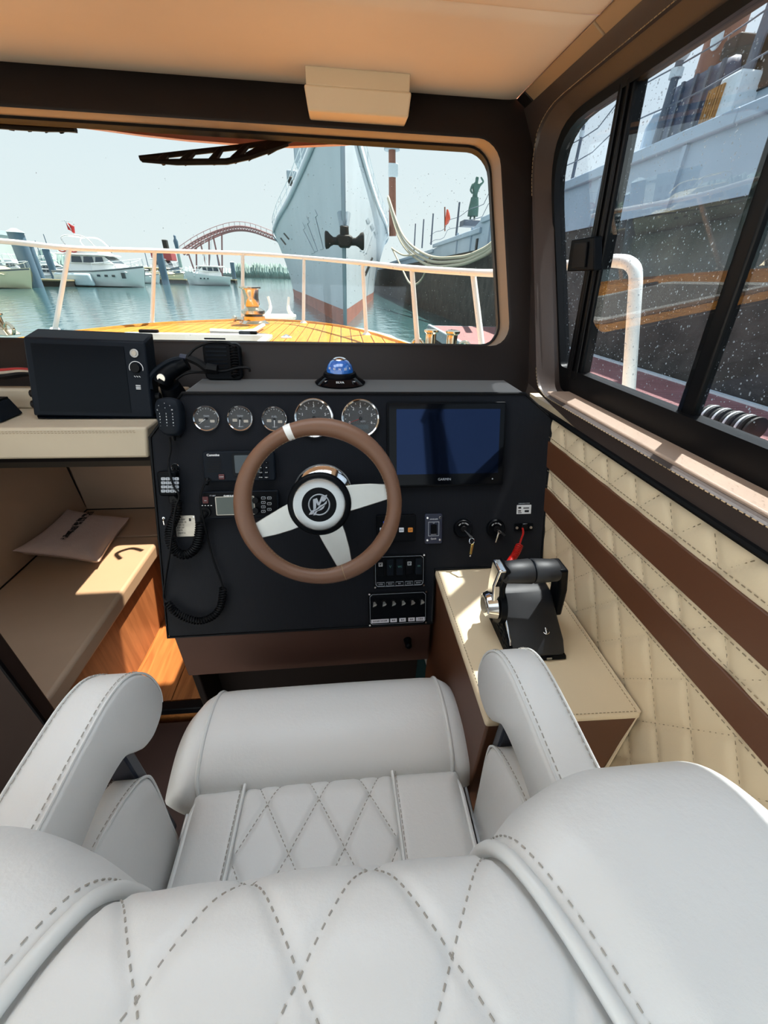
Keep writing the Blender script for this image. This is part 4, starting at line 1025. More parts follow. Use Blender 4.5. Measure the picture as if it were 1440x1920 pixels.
# ------------------------------------------------------------------ throttle
tb = thing('throttle_lever', 'black and chrome throttle control with a padded U-shaped handle', 'throttle', (.362, .535, .8685))
def B(x, y, z): return (.362+x*1.06, .535+y*1.06, .8685+z*1.0)
side = [(-.066, 0), (-.070, .014), (-.055, .034), (-.012, .062), (.022, .088), (.050, .092), (.072, .078), (.080, .05), (.080, 0)]
mb = MB(); W = .052
rings = []
for x, k in ((-W, .94), (-W+.005, 1), (W-.005, 1), (W, .94)): rings.append([B(x, y*k, z*k) for y, z in side])
mb.loft(rings); mb.build('base_cover', 'black_grip', tb, smooth=40, bevel=.002)
mb = MB(); mb.hexa([B(-W-.004, -.074, 0), B(W+.004, -.074, 0), B(W+.006, .086, 0), B(-W-.006, .086, 0), B(-W-.002, -.072, .010), B(W+.002, -.072, .010), B(W+.004, .084, .010), B(-W-.004, .084, .010)]); mb.build('base_plate', 'gloss_black', tb, bevel=.003)
mb = MB()
for i in range(3): mb.box(B(-.02+.02*i, -.0735, .007), (.010, .002, .003))
mb.build('front_marks', 'plate_metal', tb)
mb = MB(); yy = [(-.062, .020), (-.052, .038), (-.012, .064), (.020, .088), (.012, .075), (-.02, .050), (-.045, .026)]
mb.loft([[B(x, y, z) for y, z in yy] for x in (-W-.0015, -W+.002)]); mb.build('chrome_edge', 'chrome', tb, bevel=.001)
# side key panel
mb = MB(); mb.loft([[B(x, y, z) for y, z in ((-.070, .002), (-.060, .028), (.006, .060), (.030, .050), (.02, .004))] for x in (-W-.004, -W+.004)]); kp = mb.build('key_panel', 'black_plastic', tb, bevel=.001)
mb = MB()
for r0 in range(3):
    for c0 in range(4): 
        y_, z_ = -.052+.015*c0, .012+.009*r0+.004*c0; mb.box(B(-W-.0046, y_, z_), (.0012, .009, .0045))
mb.build('panel_keys', 'slate_plastic', kp)
# anchor mark on the cover
q = Vector(B(.020, -.040, .0452)); na = Vector((0, -.55, .83)).normalized(); va = Vector((0, .83, .55)).normalized()
def AK(u, v): return q+Vector((u, 0, 0))+va*v+na*.001
mb = MB(); mb.tube([AK(0, .006), AK(0, -.006)], .0009, 5); mb.tube([AK(-.003, .003), AK(.003, .003)], .0008, 5); mb.tube([AK(.006*math.sin(a), -.001-.006*math.cos(a)*.9) for a in [R(-75+150*i/10) for i in range(11)]], .0009, 5); mb.build('anchor_mark', 'chrome', tb)
# hub, arms, grips
HZ, HY = .070, .012
mb = MB(); mb.cyl(B(-W-.002, HY, HZ), B(-W-.012, HY, HZ), .040, .038, 32); mb.build('hub_collar', 'black_plastic', tb, smooth=40)
mb = MB(); mb.cyl(B(-W-.012, HY, HZ), B(-W-.034, HY, HZ-.002), .032, .024, 32); hbm = mb.build('hub_cap', 'chrome', tb, smooth=40, bevel=.003)
mb = MB(); mb.cyl(B(-W-.034, HY, HZ-.002), B(-W-.0355, HY, HZ-.002), .016, None, 24); mb.build('hub_disc', 'brushed_steel', hbm)
GY, GZ = -.004, .168
mb = MB(); mb.loft([[B(-W-.018+dx, HY+dy, HZ+.02) for dx, dy in ((-.008, -.016), (.008, -.016), (.008, .016), (-.008, .016))], [B(-W-.020+dx, HY+.004+dy, .125) for dx, dy in ((-.008, -.013), (.008, -.013), (.008, .013), (-.008, .013))], [B(-.080+dx, GY+dy, GZ+.018) for dx, dy in ((-.008, -.018), (.008, -.018), (.008, .018), (-.008, .018))]]); mb.build('chrome_arm', 'chrome', tb, bevel=.004, seg=3)
mb = MB(); mb.loft([[B(-W-.006+dx, HY+dy, HZ+.02) for dx, dy in ((-.004, -.020), (.004, -.020), (.004, .020), (-.004, .020))], [B(-W-.010+dx, HY+dy, .125) for dx, dy in ((-.005, -.016), (.004, -.016), (.004, .016), (-.005, .016))], [B(-.071+dx, GY+dy, GZ+.018) for dx, dy in ((-.004, -.020), (.004, -.020), (.004, .020), (-.004, .020))]]); mb.build('inner_arm', 'black_plastic', tb, bevel=.003)
mb = MB(); mb.loft([[B(W+.012+dx, HY+dy, HZ-.03) for dx, dy in ((-.008, -.014), (.008, -.014), (.008, .018), (-.008, .018))], [B(W+.006+dx, HY+.002+dy, .11) for dx, dy in ((-.010, -.016), (.008, -.016), (.008, .018), (-.010, .018))], [B(.030+dx, GY+dy, GZ+.014) for dx, dy in ((-.012, -.019), (.008, -.019), (.008, .019), (-.012, .019))]]); mb.build('outer_arm', 'black_plastic', tb, bevel=.005, seg=3)
for x0_, x1_, r0, r1 in ((-.071, -.022, .0215, .0245), (-.019, .026, .0245, .0215)):
    mb = MB(); prof_ = [(x0_, r0*.9), (x0_+.003, r0), (x1_-.002, r1), (x1_, r1*.95)]
    mb.loft([[B(x, GY+r_*1.0*math.cos(2*PI*k/28), GZ+r_*.92*math.sin(2*PI*k/28)) for k in range(28)] for x, r_ in prof_]); mb.build('grip', 'black_grip', tb, smooth=50)
mb = MB(); mb.cyl(B(-.024, GY, GZ), B(-.017, GY, GZ), .021, None, 24); mb.build('grip_joint', 'gloss_black', tb)

# ------------------------------------------------------------------ compass on the console top
p = at(638, 722, z=1.272)
cm = thing('compass', 'dome compass with blue card on a flared black base', 'compass', (p.x, p.y+.02, 1.2725))
mb = MB(); mb.lathe([(.062, 0), (.063, .003), (.056, .008), (.044, .016), (.041, .018)], 40); mb.build('base_skirt', 'gloss_black', cm, local=True, smooth=40)
mb = MB(); mb.lathe([(.041, .017), (.0415, .021), (.039, .026), (.034, .028)], 40); mb.build('gimbal_ring', 'black_plastic', cm, local=True, smooth=40)
mb = MB(); mb.lathe([(.0335, .026), (.033, .034), (.029, .045), (.022, .053), (.014, .057)], 36); mb.build('dome', 'compass_glass', cm, local=True, smooth=60)
mb = MB(); mb.lathe([(.016, .0555), (.016, .058), (.010, .061), (.002, .062)], 28); mb.build('top_cap', 'chrome', cm, local=True, smooth=50)
for i, a in enumerate((-50, -25, 0, 25, 50)):
    b = R(a-90); text(['W', '30', 'N', '33', 'E'][i], .007, 'white_print', cm, (.0318*math.cos(b), .0318*math.sin(b), .0385), (R(68), 0, R(a)), 'card_mark')
for a in (-40, 40, 140, 220):
    b = R(a-90); mb = MB(); mb.M = Matrix.Rotation(b, 4, 'Z'); mb.box((.051, 0, .0125), (.010, .006, .004)); mb.build('base_slot', 'chrome', cm, local=True, bevel=.0008)
text('SILVA', .008, 'white_print', cm, (0, -.0525, .0128), (R(35), 0, 0))

# ------------------------------------------------------------------ monitor on the shelf
YM = .93
c4 = [at(42, 632, y=YM+.045), at(271, 641, y=YM+.045), at(287, 784, y=YM), at(63, 780, y=YM)]
mo = thing('marine_monitor', 'black sunlight monitor standing on the cream shelf', 'monitor', ((c4[2].x+c4[3].x)/2, YM+.03, 1.2075))
bk4 = [p+Vector((0, .055, .012)) for p in c4]
mb = MB(); mb.loft([c4, bk4]); mb.build('housing', 'slate_plastic', mo, bevel=.004)
ux = (c4[1]-c4[0]); uy = (c4[3]-c4[0]); nrm = ux.cross(uy).normalized(); nrm = -nrm if nrm.y > 0 else nrm
def MP(u, v, o=0): 
    a = c4[0].lerp(c4[1], u); b = c4[3].lerp(c4[2], u); return a.lerp(b, v)+nrm*o
mb = MB(); mb.loft([[MP(u, v, o) for u, v in ((.06, .07), (.82, .07), (.82, .93), (.06, .93))] for o in (0, .0012)]); mb.build('screen', 'screen_black', mo)
rot = Matrix((ux.normalized(), (-uy).normalized() - ux.normalized()*(-uy).normalized().dot(ux.normalized()), nrm)).transposed()
def mdisc(u, v, r_, z0, z1, name, m_, n=20):
    q = MP(u, v); M4 = Matrix.Translation(q) @ rot.to_4x4(); mb = MB(); mb.lathe([(r_, z0), (r_, z1)], n, M4); return mb.build(name, m_, mo, bevel=.0008)
mdisc(.905, .15, .0095, 0, .003, 'power_button', 'brushed_steel'); mdisc(.905, .15, .0055, .003, .004, 'button_centre', 'plate_metal')
mdisc(.905, .34, .010, 0, .008, 'brightness_knob', 'black_rubber')
q = MP(.905, .34); M4 = Matrix.Translation(q) @ rot.to_4x4(); mb = MB(); mb.tube([M4 @ Vector((.0145*math.cos(a), .0145*math.sin(a), .001)) for a in [R(-20+220*i/16) for i in range(17)]], .0008, 4); mb.build('knob_scale', 'white_print', mo)
mb = MB()
for k in range(3): p0 = MP(.885+.0*k, .565+.022*k, .0006); p1 = MP(.925, .565+.022*k, .0006); mb.tube([p0, p1], .001, 4)
for k in range(3): p0 = MP(.88+.02*k, .44, .0006); p1 = MP(.892+.02*k, .455, .0006); mb.tube([p0, p1], .0008, 4)
mb.build('button_marks', 'white_print', mo)
mb = MB(); f = c4[3]; e = c4[2]; mb.hexa([(f.x+.01, YM-.004, 1.2075), (e.x+.012, YM-.004, 1.2075), (e.x+.012, YM+.06, 1.2075), (f.x+.01, YM+.06, 1.2075), (f.x+.005, YM+.002, f.z), (e.x, YM+.002, e.z+.002), (e.x, YM+.06, e.z+.002), (f.x+.005, YM+.06, f.z)]); mb.build('stand_foot', 'gloss_black', mo, bevel=.002)
for x_, px_ in ((c4[3].x-.008, 0), (c4[2].x+.006, 1)):
    for k in (.74, .88): 
        q = MP(px_, k)+Vector((-.008 if not px_ else .008, .022, 0)); mb = MB(); mb.cyl(q-Vector((.005, 0, 0)), q+Vector((.005, 0, 0)), .009, None, 10); mb.build('clamp_knob', 'black_rubber', mo, bevel=.001)
# black speaker box and bracket with cables behind the console
a = at(374, 645, y=1.03); b = at(455, 700, y=1.03)
sp_ = thing('extension_speaker', 'square black speaker box leaning against the bulkhead behind the console', 'speaker', ((a.x+b.x)/2, 1.04, 1.273))
zb = 1.273; p = rrect(b.x-a.x, a.z-zb, .012, 5, (a.x+b.x)/2, (a.z+zb)/2)
mb = MB(); mb.loft([[(x, 1.020+(z-zb)*.30, z) for x, z in p], [(x, 1.040+(z-zb)*.30, z) for x, z in p]]); mb.build('speaker_body', 'black_plastic', sp_, bevel=.004)
mb = MB()
for k in range(9): mb.box(((a.x+b.x)/2-.012, 1.0195+.30*(.02+k*.009), zb+.02+k*.009), ((b.x-a.x)*.55, .002, .0035))
mb.build('grille_slats', 'slate_plastic', sp_)
mb = MB(); mb.tube(helix([Vector((b.x-.016, 1.022+.3*.075, zb+.078)), Vector((b.x-.015, 1.016+.3*.045, zb+.045)), Vector((b.x-.014, 1.010, zb+.012))], .008, .0021, .0066), .0021, 5); mb.build('coiled_lead', 'black_rubber', sp_, smooth=60)
hn = thing('cable_harness', 'bundle of black cables with braided sleeves lying behind the console top', 'cables', (-.42, 1.0, 1.272))
def cab(pts, r_, nm, m_='black_rubber'):
    mb = MB(); mb.tube(catmull([at(x, y_, y=Y) for x, y_, Y in pts], 10), r_, 7); return mb.build(nm, m_, hn)
cab([(283, 730, .955), (282, 708, .965), (300, 688, .97), (325, 675, .98), (350, 672, .985)], .0055, 'sheathed_cable', 'slate_plastic')
cab([(350, 670, .985), (372, 680, .985), (392, 694, .985), (408, 694, .985)], .009, 'braided_sleeve')
cab([(352, 668, .98), (368, 652, .99), (395, 642, .995), (425, 643, 1.0), (440, 650, 1.0)], .003, 'loop_cable')
cab([(355, 696, .985), (375, 696, .985), (395, 696, .985), (420, 696, .985), (445, 690, .985), (465, 690, .985), (468, 697, .985)], .0032, 'thin_cable')
cab([(330, 712, .975), (345, 702, .98), (365, 698, .985), (395, 699, .985)], .003, 'thin_cable')
cab([(388, 690, .98), (408, 693, .98)], .011, 'cable_joint')
cab([(338, 669, .985), (352, 671, .985)], .007, 'blue_connector', 'navy_plate')
mt = thing('monitor_bracket', 'black ball-mount bracket with a chrome bolt beside the monitor', 'bracket', (-.47, .99, 1.255))
q = at(312, 705, y=.975)
mb = MB(); mb.tube(catmull([at(350, 680, y=.99), at(330, 690, y=.985), at(312, 702, y=.975), at(305, 718, y=.97)], 6), [.016]*6+[.018]*7+[.020]*6, 12); mb.build('bracket_arm', 'black_plastic', mt, smooth=50)
mb = MB(); mb.cyl(q+Vector((-.004, -.016, 0)), q+Vector((-.004, -.022, 0)), .0095, None, 20); mb.build('bolt', 'brushed_steel', mt, bevel=.001)
mb = MB(); mb.cyl(q+Vector((0, .005, -.02)), q+Vector((0, .02, -.050)), .022, .028, 20); mb.build('bracket_foot', 'black_plastic', mt)
# things at the left edge of the shelf
l = at(2, 760, y=.92); pb = thing('shelf_box', 'corner of a small dark box at the left end of the cream shelf', 'box', (l.x-.05, .93, 1.2075))
mb = MB(); mb.hexa([(l.x-.1, .90, 1.2075), (l.x, .90, 1.2075), (l.x, .97, 1.2075), (l.x-.1, .97, 1.2075), (l.x-.1, .91, 1.245), (l.x-.008, .91, 1.245), (l.x-.012, .965, 1.245), (l.x-.1, .965, 1.245)]); mb.build('case', 'slate_plastic', pb, bevel=.003)
bx('case_lid', 'black_plastic', pb, (l.x-.055, .937, 1.2465), (.088, .05, .004), bevel=.001)
cb = thing('power_cable', 'thick grey and black cables running behind the monitor', 'cables', (-.75, 1.0, 1.256))
for i, (r_, m_, dy) in enumerate(((.008, 'black_rubber', 0), (.006, 'plate_metal', -6), (.004, 'red_plastic', -12))):
    mb = MB(); mb.tube(catmull([at(-120, 712+dy, y=1.02), at(0, 706+dy, y=1.02), at(50, 700+dy*.6, y=1.02), at(120, 704, y=1.03), at(240, 700, y=1.03)], 6), r_, 7); mb.build('cable', m_, cb)
# ================================================================== OWN BOAT OUTSIDE
DZ = 1.0
mat('teak', '#d08a30', .7, wood=('#b87628', 1, 5), spec=.2); mat('caulk', '#3a2f22', .7); mat('white_paint', '#f2f0ea', .35, var=(.02, 4)); mat('gold_chrome', '#d8cbb4', .12, 1.0, var=(.02, 6))
edge = [(.86, -.4), (.86, 1.2), (.78, 2.5), (.607, 3.42), (.45, 3.95), (.29, 4.40), (0, 4.97), (-.45, 5.42), (-.9, 5.58), (-1.35, 5.48), (-2.0, 4.98), (-2.38, 4.3), (-2.62, 3.42), (-2.75, 2.4), (-2.8, 1.2), (-2.8, -.4)]
ED = [(p.x, p.y) for p in catmull([(a, b, 0) for a, b in edge], 6)]
def yedge(x):
    best = -9
    for (xa, ya), (xb, yb) in zip(ED, ED[1:]):
        if (xa-x)*(xb-x) <= 0 and xa != xb: best = max(best, ya+(yb-ya)*(x-xa)/(xb-xa))
    return best
# an added hatch, out of view, lets sun onto the bench; the deck is built round it
HX0, HX1, HY0, HY1 = -.80, -.38, 1.21, 1.53
dk_ = thing('floor_foredeck', 'teak planked foredeck ahead of the windscreen', None, (-1, 3, DZ), kind='structure')
def gun(k, z): return [Vector((x + (k if x > -1 else -k)*(1 if y < 4.9 else .6), y+(k if y > 4.2 else 0), z)) for x, y in ED]
def deck_piece(x0, x1, y0, y1): bx('deck_panel', 'caulk', dk_, ((x0+x1)/2, (y0+y1)/2, DZ-.02), (x1-x0, y1-y0, .03))
deck_piece(-2.7, HX0, 1.2, 1.9); deck_piece(HX1, .8, 1.2, 1.9); deck_piece(HX0, HX1, 1.2, HY0); deck_piece(HX0, HX1, HY1, 1.9)
mb = MB(); pts = [(x, y, DZ-.03) for x, y in ED if y >= 1.9]; mb.prism(pts, (0, 0, .025)); mb.build('deck_panel', 'caulk', dk_)
mb = MB(); a, b = gun(0, DZ+.003), gun(.16, DZ-.01); c_ = gun(.16, DZ-.08); mb.loft([gun(0, DZ-.03), a, b, c_], False, False); mb.build('gunwale', 'white_gelcoat', dk_, smooth=40)
x = -2.72
while x < .80:
    xm = x+.05; ye = yedge(xm); y0 = 1.95 if (HX0-.06 < xm < HX1+.06) else 1.23
    if ye > y0+.1:
        ya, yb = yedge(x+.004)-.05, yedge(x+.096)-.05
        if min(ya, yb) > y0:
            mb = MB(); mb.hexa([(x+.004, y0, DZ-.006), (x+.096, y0, DZ-.006), (x+.096, yb, DZ-.006), (x+.004, ya, DZ-.006), (x+.004, y0, DZ+.004), (x+.096, y0, DZ+.004), (x+.096, yb, DZ+.004), (x+.004, ya, DZ+.004)]); mb.build('plank', 'teak', dk_)
    x += .10
mb = MB(); e1 = [Vector((x_, y_, DZ+.005)) for x_, y_ in ED if y_ > 2]; mb.tube(e1, .02, 6); mb.build('margin_plank', 'teak', dk_)
# topsides and cabin outside
mb = MB(); mb.loft([gun(.16, DZ-.08), gun(.10, .4), gun(-.15, -.5), gun(-.5, -1.1)], False, False); hl_ = tag(mb.build('wall_hull', 'white_gelcoat', None, smooth=40), 'white topsides of the boat itself', None, kind='structure')
mb = MB(); mb.box((-.70, 1.14, 1.077), (2.55, .13, .012)); mb.box((-.70, 1.20, 1.045), (2.55, .012, .075)); mb.hexa([(PORT-.05, 1.077, 1.07), (.57, 1.077, 1.07), (.57, 1.10, 1.07), (PORT-.05, 1.10, 1.07), (PORT-.05, 1.115, 1.335), (.57, 1.115, 1.335), (.57, 1.145, 1.335), (PORT-.05, 1.145, 1.335)])
cw = tag(mb.build('wall_cabin_outside', 'white_gelcoat', None), 'white outer face of the cabin under the windows', None, kind='structure')
bx('side_skin', 'white_gelcoat', cw, (.59, .38, 1.13), (.02, 1.5, .25)); bx('side_deck', 'white_gelcoat', cw, (.72, .35, DZ-.02), (.28, 1.7, .03))
for z0, z1, y0, y1 in ((1.23, 1.32, -.3, 1.1), (1.80, 1.90, -.3, 1.3)): bx('port_header', 'brown_trim', wl_, (PORT-.02, (y0+y1)/2, (z0+z1)/2), (.04, y1-y0, z1-z0))
bx('port_pillar', 'brown_trim', wl_, (PORT-.02, 1.17, 1.55), (.04, .14, .66)); bx('port_pillar', 'brown_trim', wl_, (PORT-.02, .33, 1.55), (.04, .08, .66))
bx('after_pillar', 'brown_trim', wall_right, (.545, -.45, 1.56), (.05, .25, .66))
# unseen clear hatch, added as the opening for the bench sun patch
ch = thing('added_sun_hatch', 'clear hatch added unseen ahead of the windscreen to let sun onto the bench', 'hatch', ((HX0+HX1)/2, (HY0+HY1)/2, DZ))
mb = MB(); p = rrect(HX1-HX0+.04, HY1-HY0+.04, .03, 5, (HX0+HX1)/2, (HY0+HY1)/2); p2 = rrect(HX1-HX0-.02, HY1-HY0-.02, .03, 5, (HX0+HX1)/2, (HY0+HY1)/2)
mb.loft([[(a, b, DZ) for a, b in p], [(a, b, DZ+.02) for a, b in p], [(a, b, DZ+.02) for a, b in p2], [(a, b, DZ) for a, b in p2]], True, False, True); mb.build('frame', 'brushed_steel', ch)
mb = MB(); mb.loft([[(a, b, DZ+.012) for a, b in p2], [(a, b, DZ+.018) for a, b in p2]]); mb.build('acrylic_lid', 'hatch_glass', ch, smooth=0)
mb = MB(); mb.tube(catmull([(HX0+.08, HY1-.10, DZ+.025), (HX0+.05, HY1-.06, DZ+.03), (HX0+.09, HY1-.03, DZ+.03), (HX0+.14, HY1-.05, DZ+.025)], 6), .008, 8); mb.build('handle', 'black_plastic', ch)
# white locker hatch on the foredeck
lh = thing('deck_locker_hatch', 'white framed hatch with dark handles on the teak foredeck', 'hatch', (-1.27, 3.4, DZ))
p = rrect(1.30, 1.1, .06, 5, -1.29, 3.42); p2 = rrect(1.16, .96, .05, 5, -1.29, 3.42)
mb = MB(); mb.loft([[(a, b, DZ+.004) for a, b in p], [(a, b, DZ+.035) for a, b in p], [(a, b, DZ+.035) for a, b in p2], [(a, b, DZ+.004) for a, b in p2]], True, False, True); mb.build('frame', 'white_gelcoat', lh, bevel=.006)
mb = MB(); mb.loft([[(a, b, DZ+.006) for a, b in p2], [(a, b, DZ+.030) for a, b in p2]]); mb.build('lid', 'plate_metal', lh, bevel=.004)
for xx in (-1.72, -.86): bx('handle', 'black_plastic', lh, (xx, 3.94, DZ+.045), (.16, .05, .03), bevel=.01)
# windlass
p = at(478, 609, z=DZ)
wd_ = thing('anchor_windlass', 'polished vertical capstan windlass on the foredeck', 'windlass', (p.x, p.y, DZ))
mb = MB(); mb.lathe([(.17, 0), (.17, .02), (.14, .03), (.12, .05), (.125, .09), (.10, .10)], 28); mb.build('base', 'gold_chrome', wd_, local=True, smooth=40)
mb = MB(); mb.lathe([(.10, .10), (.13, .12), (.13, .15), (.09, .17), (.07, .19)], 28); mb.build('gypsy', 'gold_chrome', wd_, local=True, smooth=40)
mb = MB(); mb.lathe([(.075, .19), (.085, .21), (.078, .28), (.09, .36), (.115, .37), (.115, .385), (.05, .39)], 28); mb.build('drum', 'gold_chrome', wd_, local=True, smooth=40)
mb = MB(); mb.cyl((-.10, 0, .05), (-.22, 0, .06), .022, None, 12); mb.ball((-.22, 0, .06), .035); mb.build('clutch_lever', 'gold_chrome', wd_, local=True)
# white bow cleat horns and stainless chain channel
p = at(526, 598, z=DZ)
cl = thing('bow_cleat', 'white twin-horned bow cleat at the stem', 'cleat', (p.x, p.y, DZ))
for s_ in (-.13, .13):
    mb = MB(); mb.tube(catmull([(s_*1.5, -.08, .02), (s_, -.03, .09), (s_*.9, 0, .16), (s_*1.05, .02, .26)], 5), [.028]*5+[.024]*5+[.018]*6, 8); mb.build('horn', 'white_paint', cl, local=True)
bx('cleat_base', 'white_paint', cl, (0, -.03, .03), (.42, .12, .06), local=True, bevel=.015)
a, b = at(420, 621, z=DZ), at(492, 613, z=DZ)
chn = thing('chain_channel', 'white chain channel plate beside the windlass', 'channel', (a.x, a.y, DZ))
mb = MB(); mb.tube([at(395, 620, z=DZ+.03), at(455, 623, z=DZ+.03), at(478, 620, z=DZ+.03), at(494, 610, z=DZ+.04)], .022, 6); mb.build('upright_lip', 'white_paint', chn)
mb = MB(); mb.tube([at(395, 624, z=DZ+.02), at(460, 626, z=DZ+.02), at(500, 629, z=DZ+.02)], .018, 6); mb.build('lower_lip', 'plate_metal', chn)
p = at(537, 632, z=DZ+.01); pe = thing('deck_filler_cap', 'small white deck fitting right of the hatch', 'deck fitting', (p.x, p.y, DZ))
mb = MB(); mb.lathe([(.05, 0), (.05, .012), (.035, .016)], 16); mb.build('cap', 'white_paint', pe, local=True); mb = MB(); mb.tube([(-.03, 0, .016), (0, 0, .03), (.03, 0, .016)], .007, 6); mb.build('bail', 'chrome', pe, local=True)
def bollard(px, py, label, z=DZ-.005, k=1.0):
    p = at(px, py, z=z); g = thing('twin_bollard', label, 'bollard', (p.x, p.y, z), (0, 0, R(-20)))
    mb = MB(); mb.hexa([(-.22*k, -.07, 0), (.22*k, -.07, 0), (.22*k, .07, 0), (-.22*k, .07, 0), (-.17*k, -.05, .05), (.17*k, -.05, .05), (.17*k, .05, .05), (-.17*k, .05, .05)]); mb.build('base', 'gold_chrome', g, local=True, bevel=.01)
    for s_ in (-1, 1):
        mb = MB(); M_ = Matrix.Translation((s_*.085*k, 0, .04)); mb.lathe([(.05, 0), (.042, .03), (.042, .10), (.058, .115), (.058, .128), (.04, .135)], 20, M_); mb.build('post', 'gold_chrome', g, local=True, smooth=40)
        mb = MB(); mb.tube([(s_*(.19*k+.045*math.cos(a_)), 0, .05+.045*math.sin(a_)) for a_ in [R(-60+240*i/12) for i in range(13)]], .013, 8); mb.build('fairlead', 'gold_chrome', g, local=True)
bollard(825, 662, 'polished twin bollard on the starboard gunwale', DZ-.01); bollard(-8, 626, 'polished twin bollard at the port edge', DZ-.01)
# bow rail
RT = [(-260, 440, 4.0), (0, 452, 4.35), (130, 465, 4.45), (290, 470, 4.96), (455, 475, 5.43), (570, 483, 5.44), (680, 493, 4.32), (772, 503, 3.42), (890, 511, 2.9), (935, 512, 2.5)]
tp = [at(a, b, y=c) for a, b, c in RT]
st2 = [at(1150, 489, x=.97), at(1176, 492, x=.97), at(1190, 506, x=.97), at(1192, 530, x=.97)]
low = Vector((.97, 1.17, DZ))
rail = thing('bow_rail', 'white painted bow rail curving round the foredeck', 'railing', (-1, 4, DZ))
mb = MB(); path = catmull(tp, 6)+catmull([tp[-1], Vector((1.0, 2.0, 1.57)), st2[0]], 5)[1:]+catmull(st2, 5)[1:]+[low]
mb.tube(path, .021, 12); mb.build('top_rail', 'white_paint', rail, smooth=180)
bases = [(103, 618), (285, 608), (455, 604), (569, 606), (687, 628), (784, 657)]
for (bx_, by_), (a, b, c) in zip(bases, RT[2:8]):
    p0 = at(bx_, by_, z=DZ); t = at(a, b, y=c)
    mb = MB(); mb.cyl(p0, t, .021, .019, 10); mb.cyl(p0, p0+Vector((0, 0, .02)), .045, .03, 12); mb.build('stanchion', 'white_paint', rail)
t = at(887, 512, y=2.95); b_ = at(905, 660, y=2.75); b2 = t+(b_-t)*1.18
mb = MB(); mb.cyl(b2, t, .021, .019, 10); mb.build('stanchion', 'white_paint', rail)
# wipers outside the glass near its top
def wsp(px, py, off): return onplane(px, py, WSP+WSN*off, WSN)
def wiper(pts_arm, pts_blade, label):
    g = thing('wiper', label, 'wiper', wsp(*pts_arm[-1], .09)); 
    def strip(P, th, o, nm):
        mb = MB(); mb.tube([wsp(x_, y_, o) for x_, y_ in P], th, 6); mb.build(nm, 'black_rubber', g)
    strip(pts_arm, [.006]*(len(pts_arm)-1)+[.008], .094, 'wiper_arm')
    strip(pts_blade, [.003]+[.007]*(len(pts_blade)-2)+[.005], .084, 'wiper_blade')
    for k in range(1, 7):
        t_ = k/7; i = t_*(len(pts_blade)-1); j = int(i); f = i-j; q = [pts_blade[j][0]+(pts_blade[j+1][0]-pts_blade[j][0])*f, pts_blade[j][1]+(pts_blade[j+1][1]-pts_blade[j][1])*f]
        i = t_*(len(pts_arm)-1); j = int(i); f = i-j; q2 = [pts_arm[j][0]+(pts_arm[j+1][0]-pts_arm[j][0])*f, pts_arm[j][1]+(pts_arm[j+1][1]-pts_arm[j][1])*f]
        mb = MB(); mb.cyl(wsp(*q, .086), wsp(*q2, .093), .010, .007, 6); mb.build('bridge_clip', 'black_rubber', g)
wiper([(262, 297), (350, 287), (440, 277), (520, 266), (580, 254)], [(266, 302), (330, 304), (425, 303), (470, 293), (540, 270)], 'black wiper lying diagonally at the top of the windscreen')
wiper([(-120, 210), (-40, 222), (40, 233), (100, 239), (142, 242)], [(-110, 222), (-20, 234), (35, 238), (90, 241), (140, 243)], 'black wiper at the top left of the windscreen')
# ================================================================== AFTER COCKPIT (behind the camera, sunlit)
mat('cockpit_beige', '#b3aea4', .6, var=(.03, 3))
cs = tag(bx('floor_cockpit', 'cockpit_beige', None, (-.97, -2.4, .06), (3.5, 3.9, .12)), 'pale non-slip cockpit sole behind the helm', None, kind='structure')
for k in range(9): bx('deck_panel', 'cockpit_beige', cs, (-2.45+.37*k, -2.4, .122), (.355, 3.85, .008), bevel=.002)
wc_ = tag(bx('wall_cockpit_right', 'white_gelcoat', None, (.82, -2.4, .5), (.06, 3.9, .9), bevel=.01), 'white starboard cockpit coaming', None, kind='structure')
wc2 = tag(bx('wall_cockpit_left', 'white_gelcoat', None, (-2.76, -2.4, .5), (.06, 3.9, .9), bevel=.01), 'white port cockpit coaming', None, kind='structure')
wc3 = tag(bx('wall_transom', 'white_gelcoat', None, (-.97, -4.38, .5), (3.6, .06, .9), bevel=.01), 'white transom across the stern', None, kind='structure')
bx('port_side_deck', 'white_gelcoat', wc2, (-2.4, .3, .98), (.85, 1.7, .03))
# ================================================================== HARBOUR
WZ = -.8
def water_mat():
    m = mat('harbour_water', '#3f6164', .06, spec=.5)
    N = m.node_tree.nodes; L = m.node_tree.links; b = N['Principled BSDF']
    t = N.new('ShaderNodeTexCoord'); mp = N.new('ShaderNodeMapping'); mp.inputs['Scale'].default_value = (1.1, .55, 1); L.new(t.outputs['Object'], mp.inputs[0])
    nz = N.new('ShaderNodeTexNoise'); nz.inputs['Scale'].default_value = 1.4; nz.inputs['Detail'].default_value = 5; L.new(mp.outputs[0], nz.inputs['Vector'])
    bp = N.new('ShaderNodeBump'); bp.inputs['Strength'].default_value = .35; bp.inputs['Distance'].default_value = .12; L.new(nz.outputs[0], bp.inputs['Height']); L.new(bp.outputs[0], b.inputs['Normal'])
water_mat()
mb = MB(); mb.grid(lambda u, v: (-500+1000*u, -120+1100*v, WZ), 24, 24)
wt = tag(mb.build('harbour_water', 'harbour_water', None, smooth=0, fix=False), 'pale blue-green harbour water with small ripples', 'water', kind='stuff')
mat('navy_grey', '#cdd6dc', .5, var=(.05, .35), bump=(1.2, .25, .05)); mat('navy_grey_dark', '#a9b5bd', .5, var=(.06, .5)); mat('boot_red', '#b06a54', .6, var=(.2, .8))
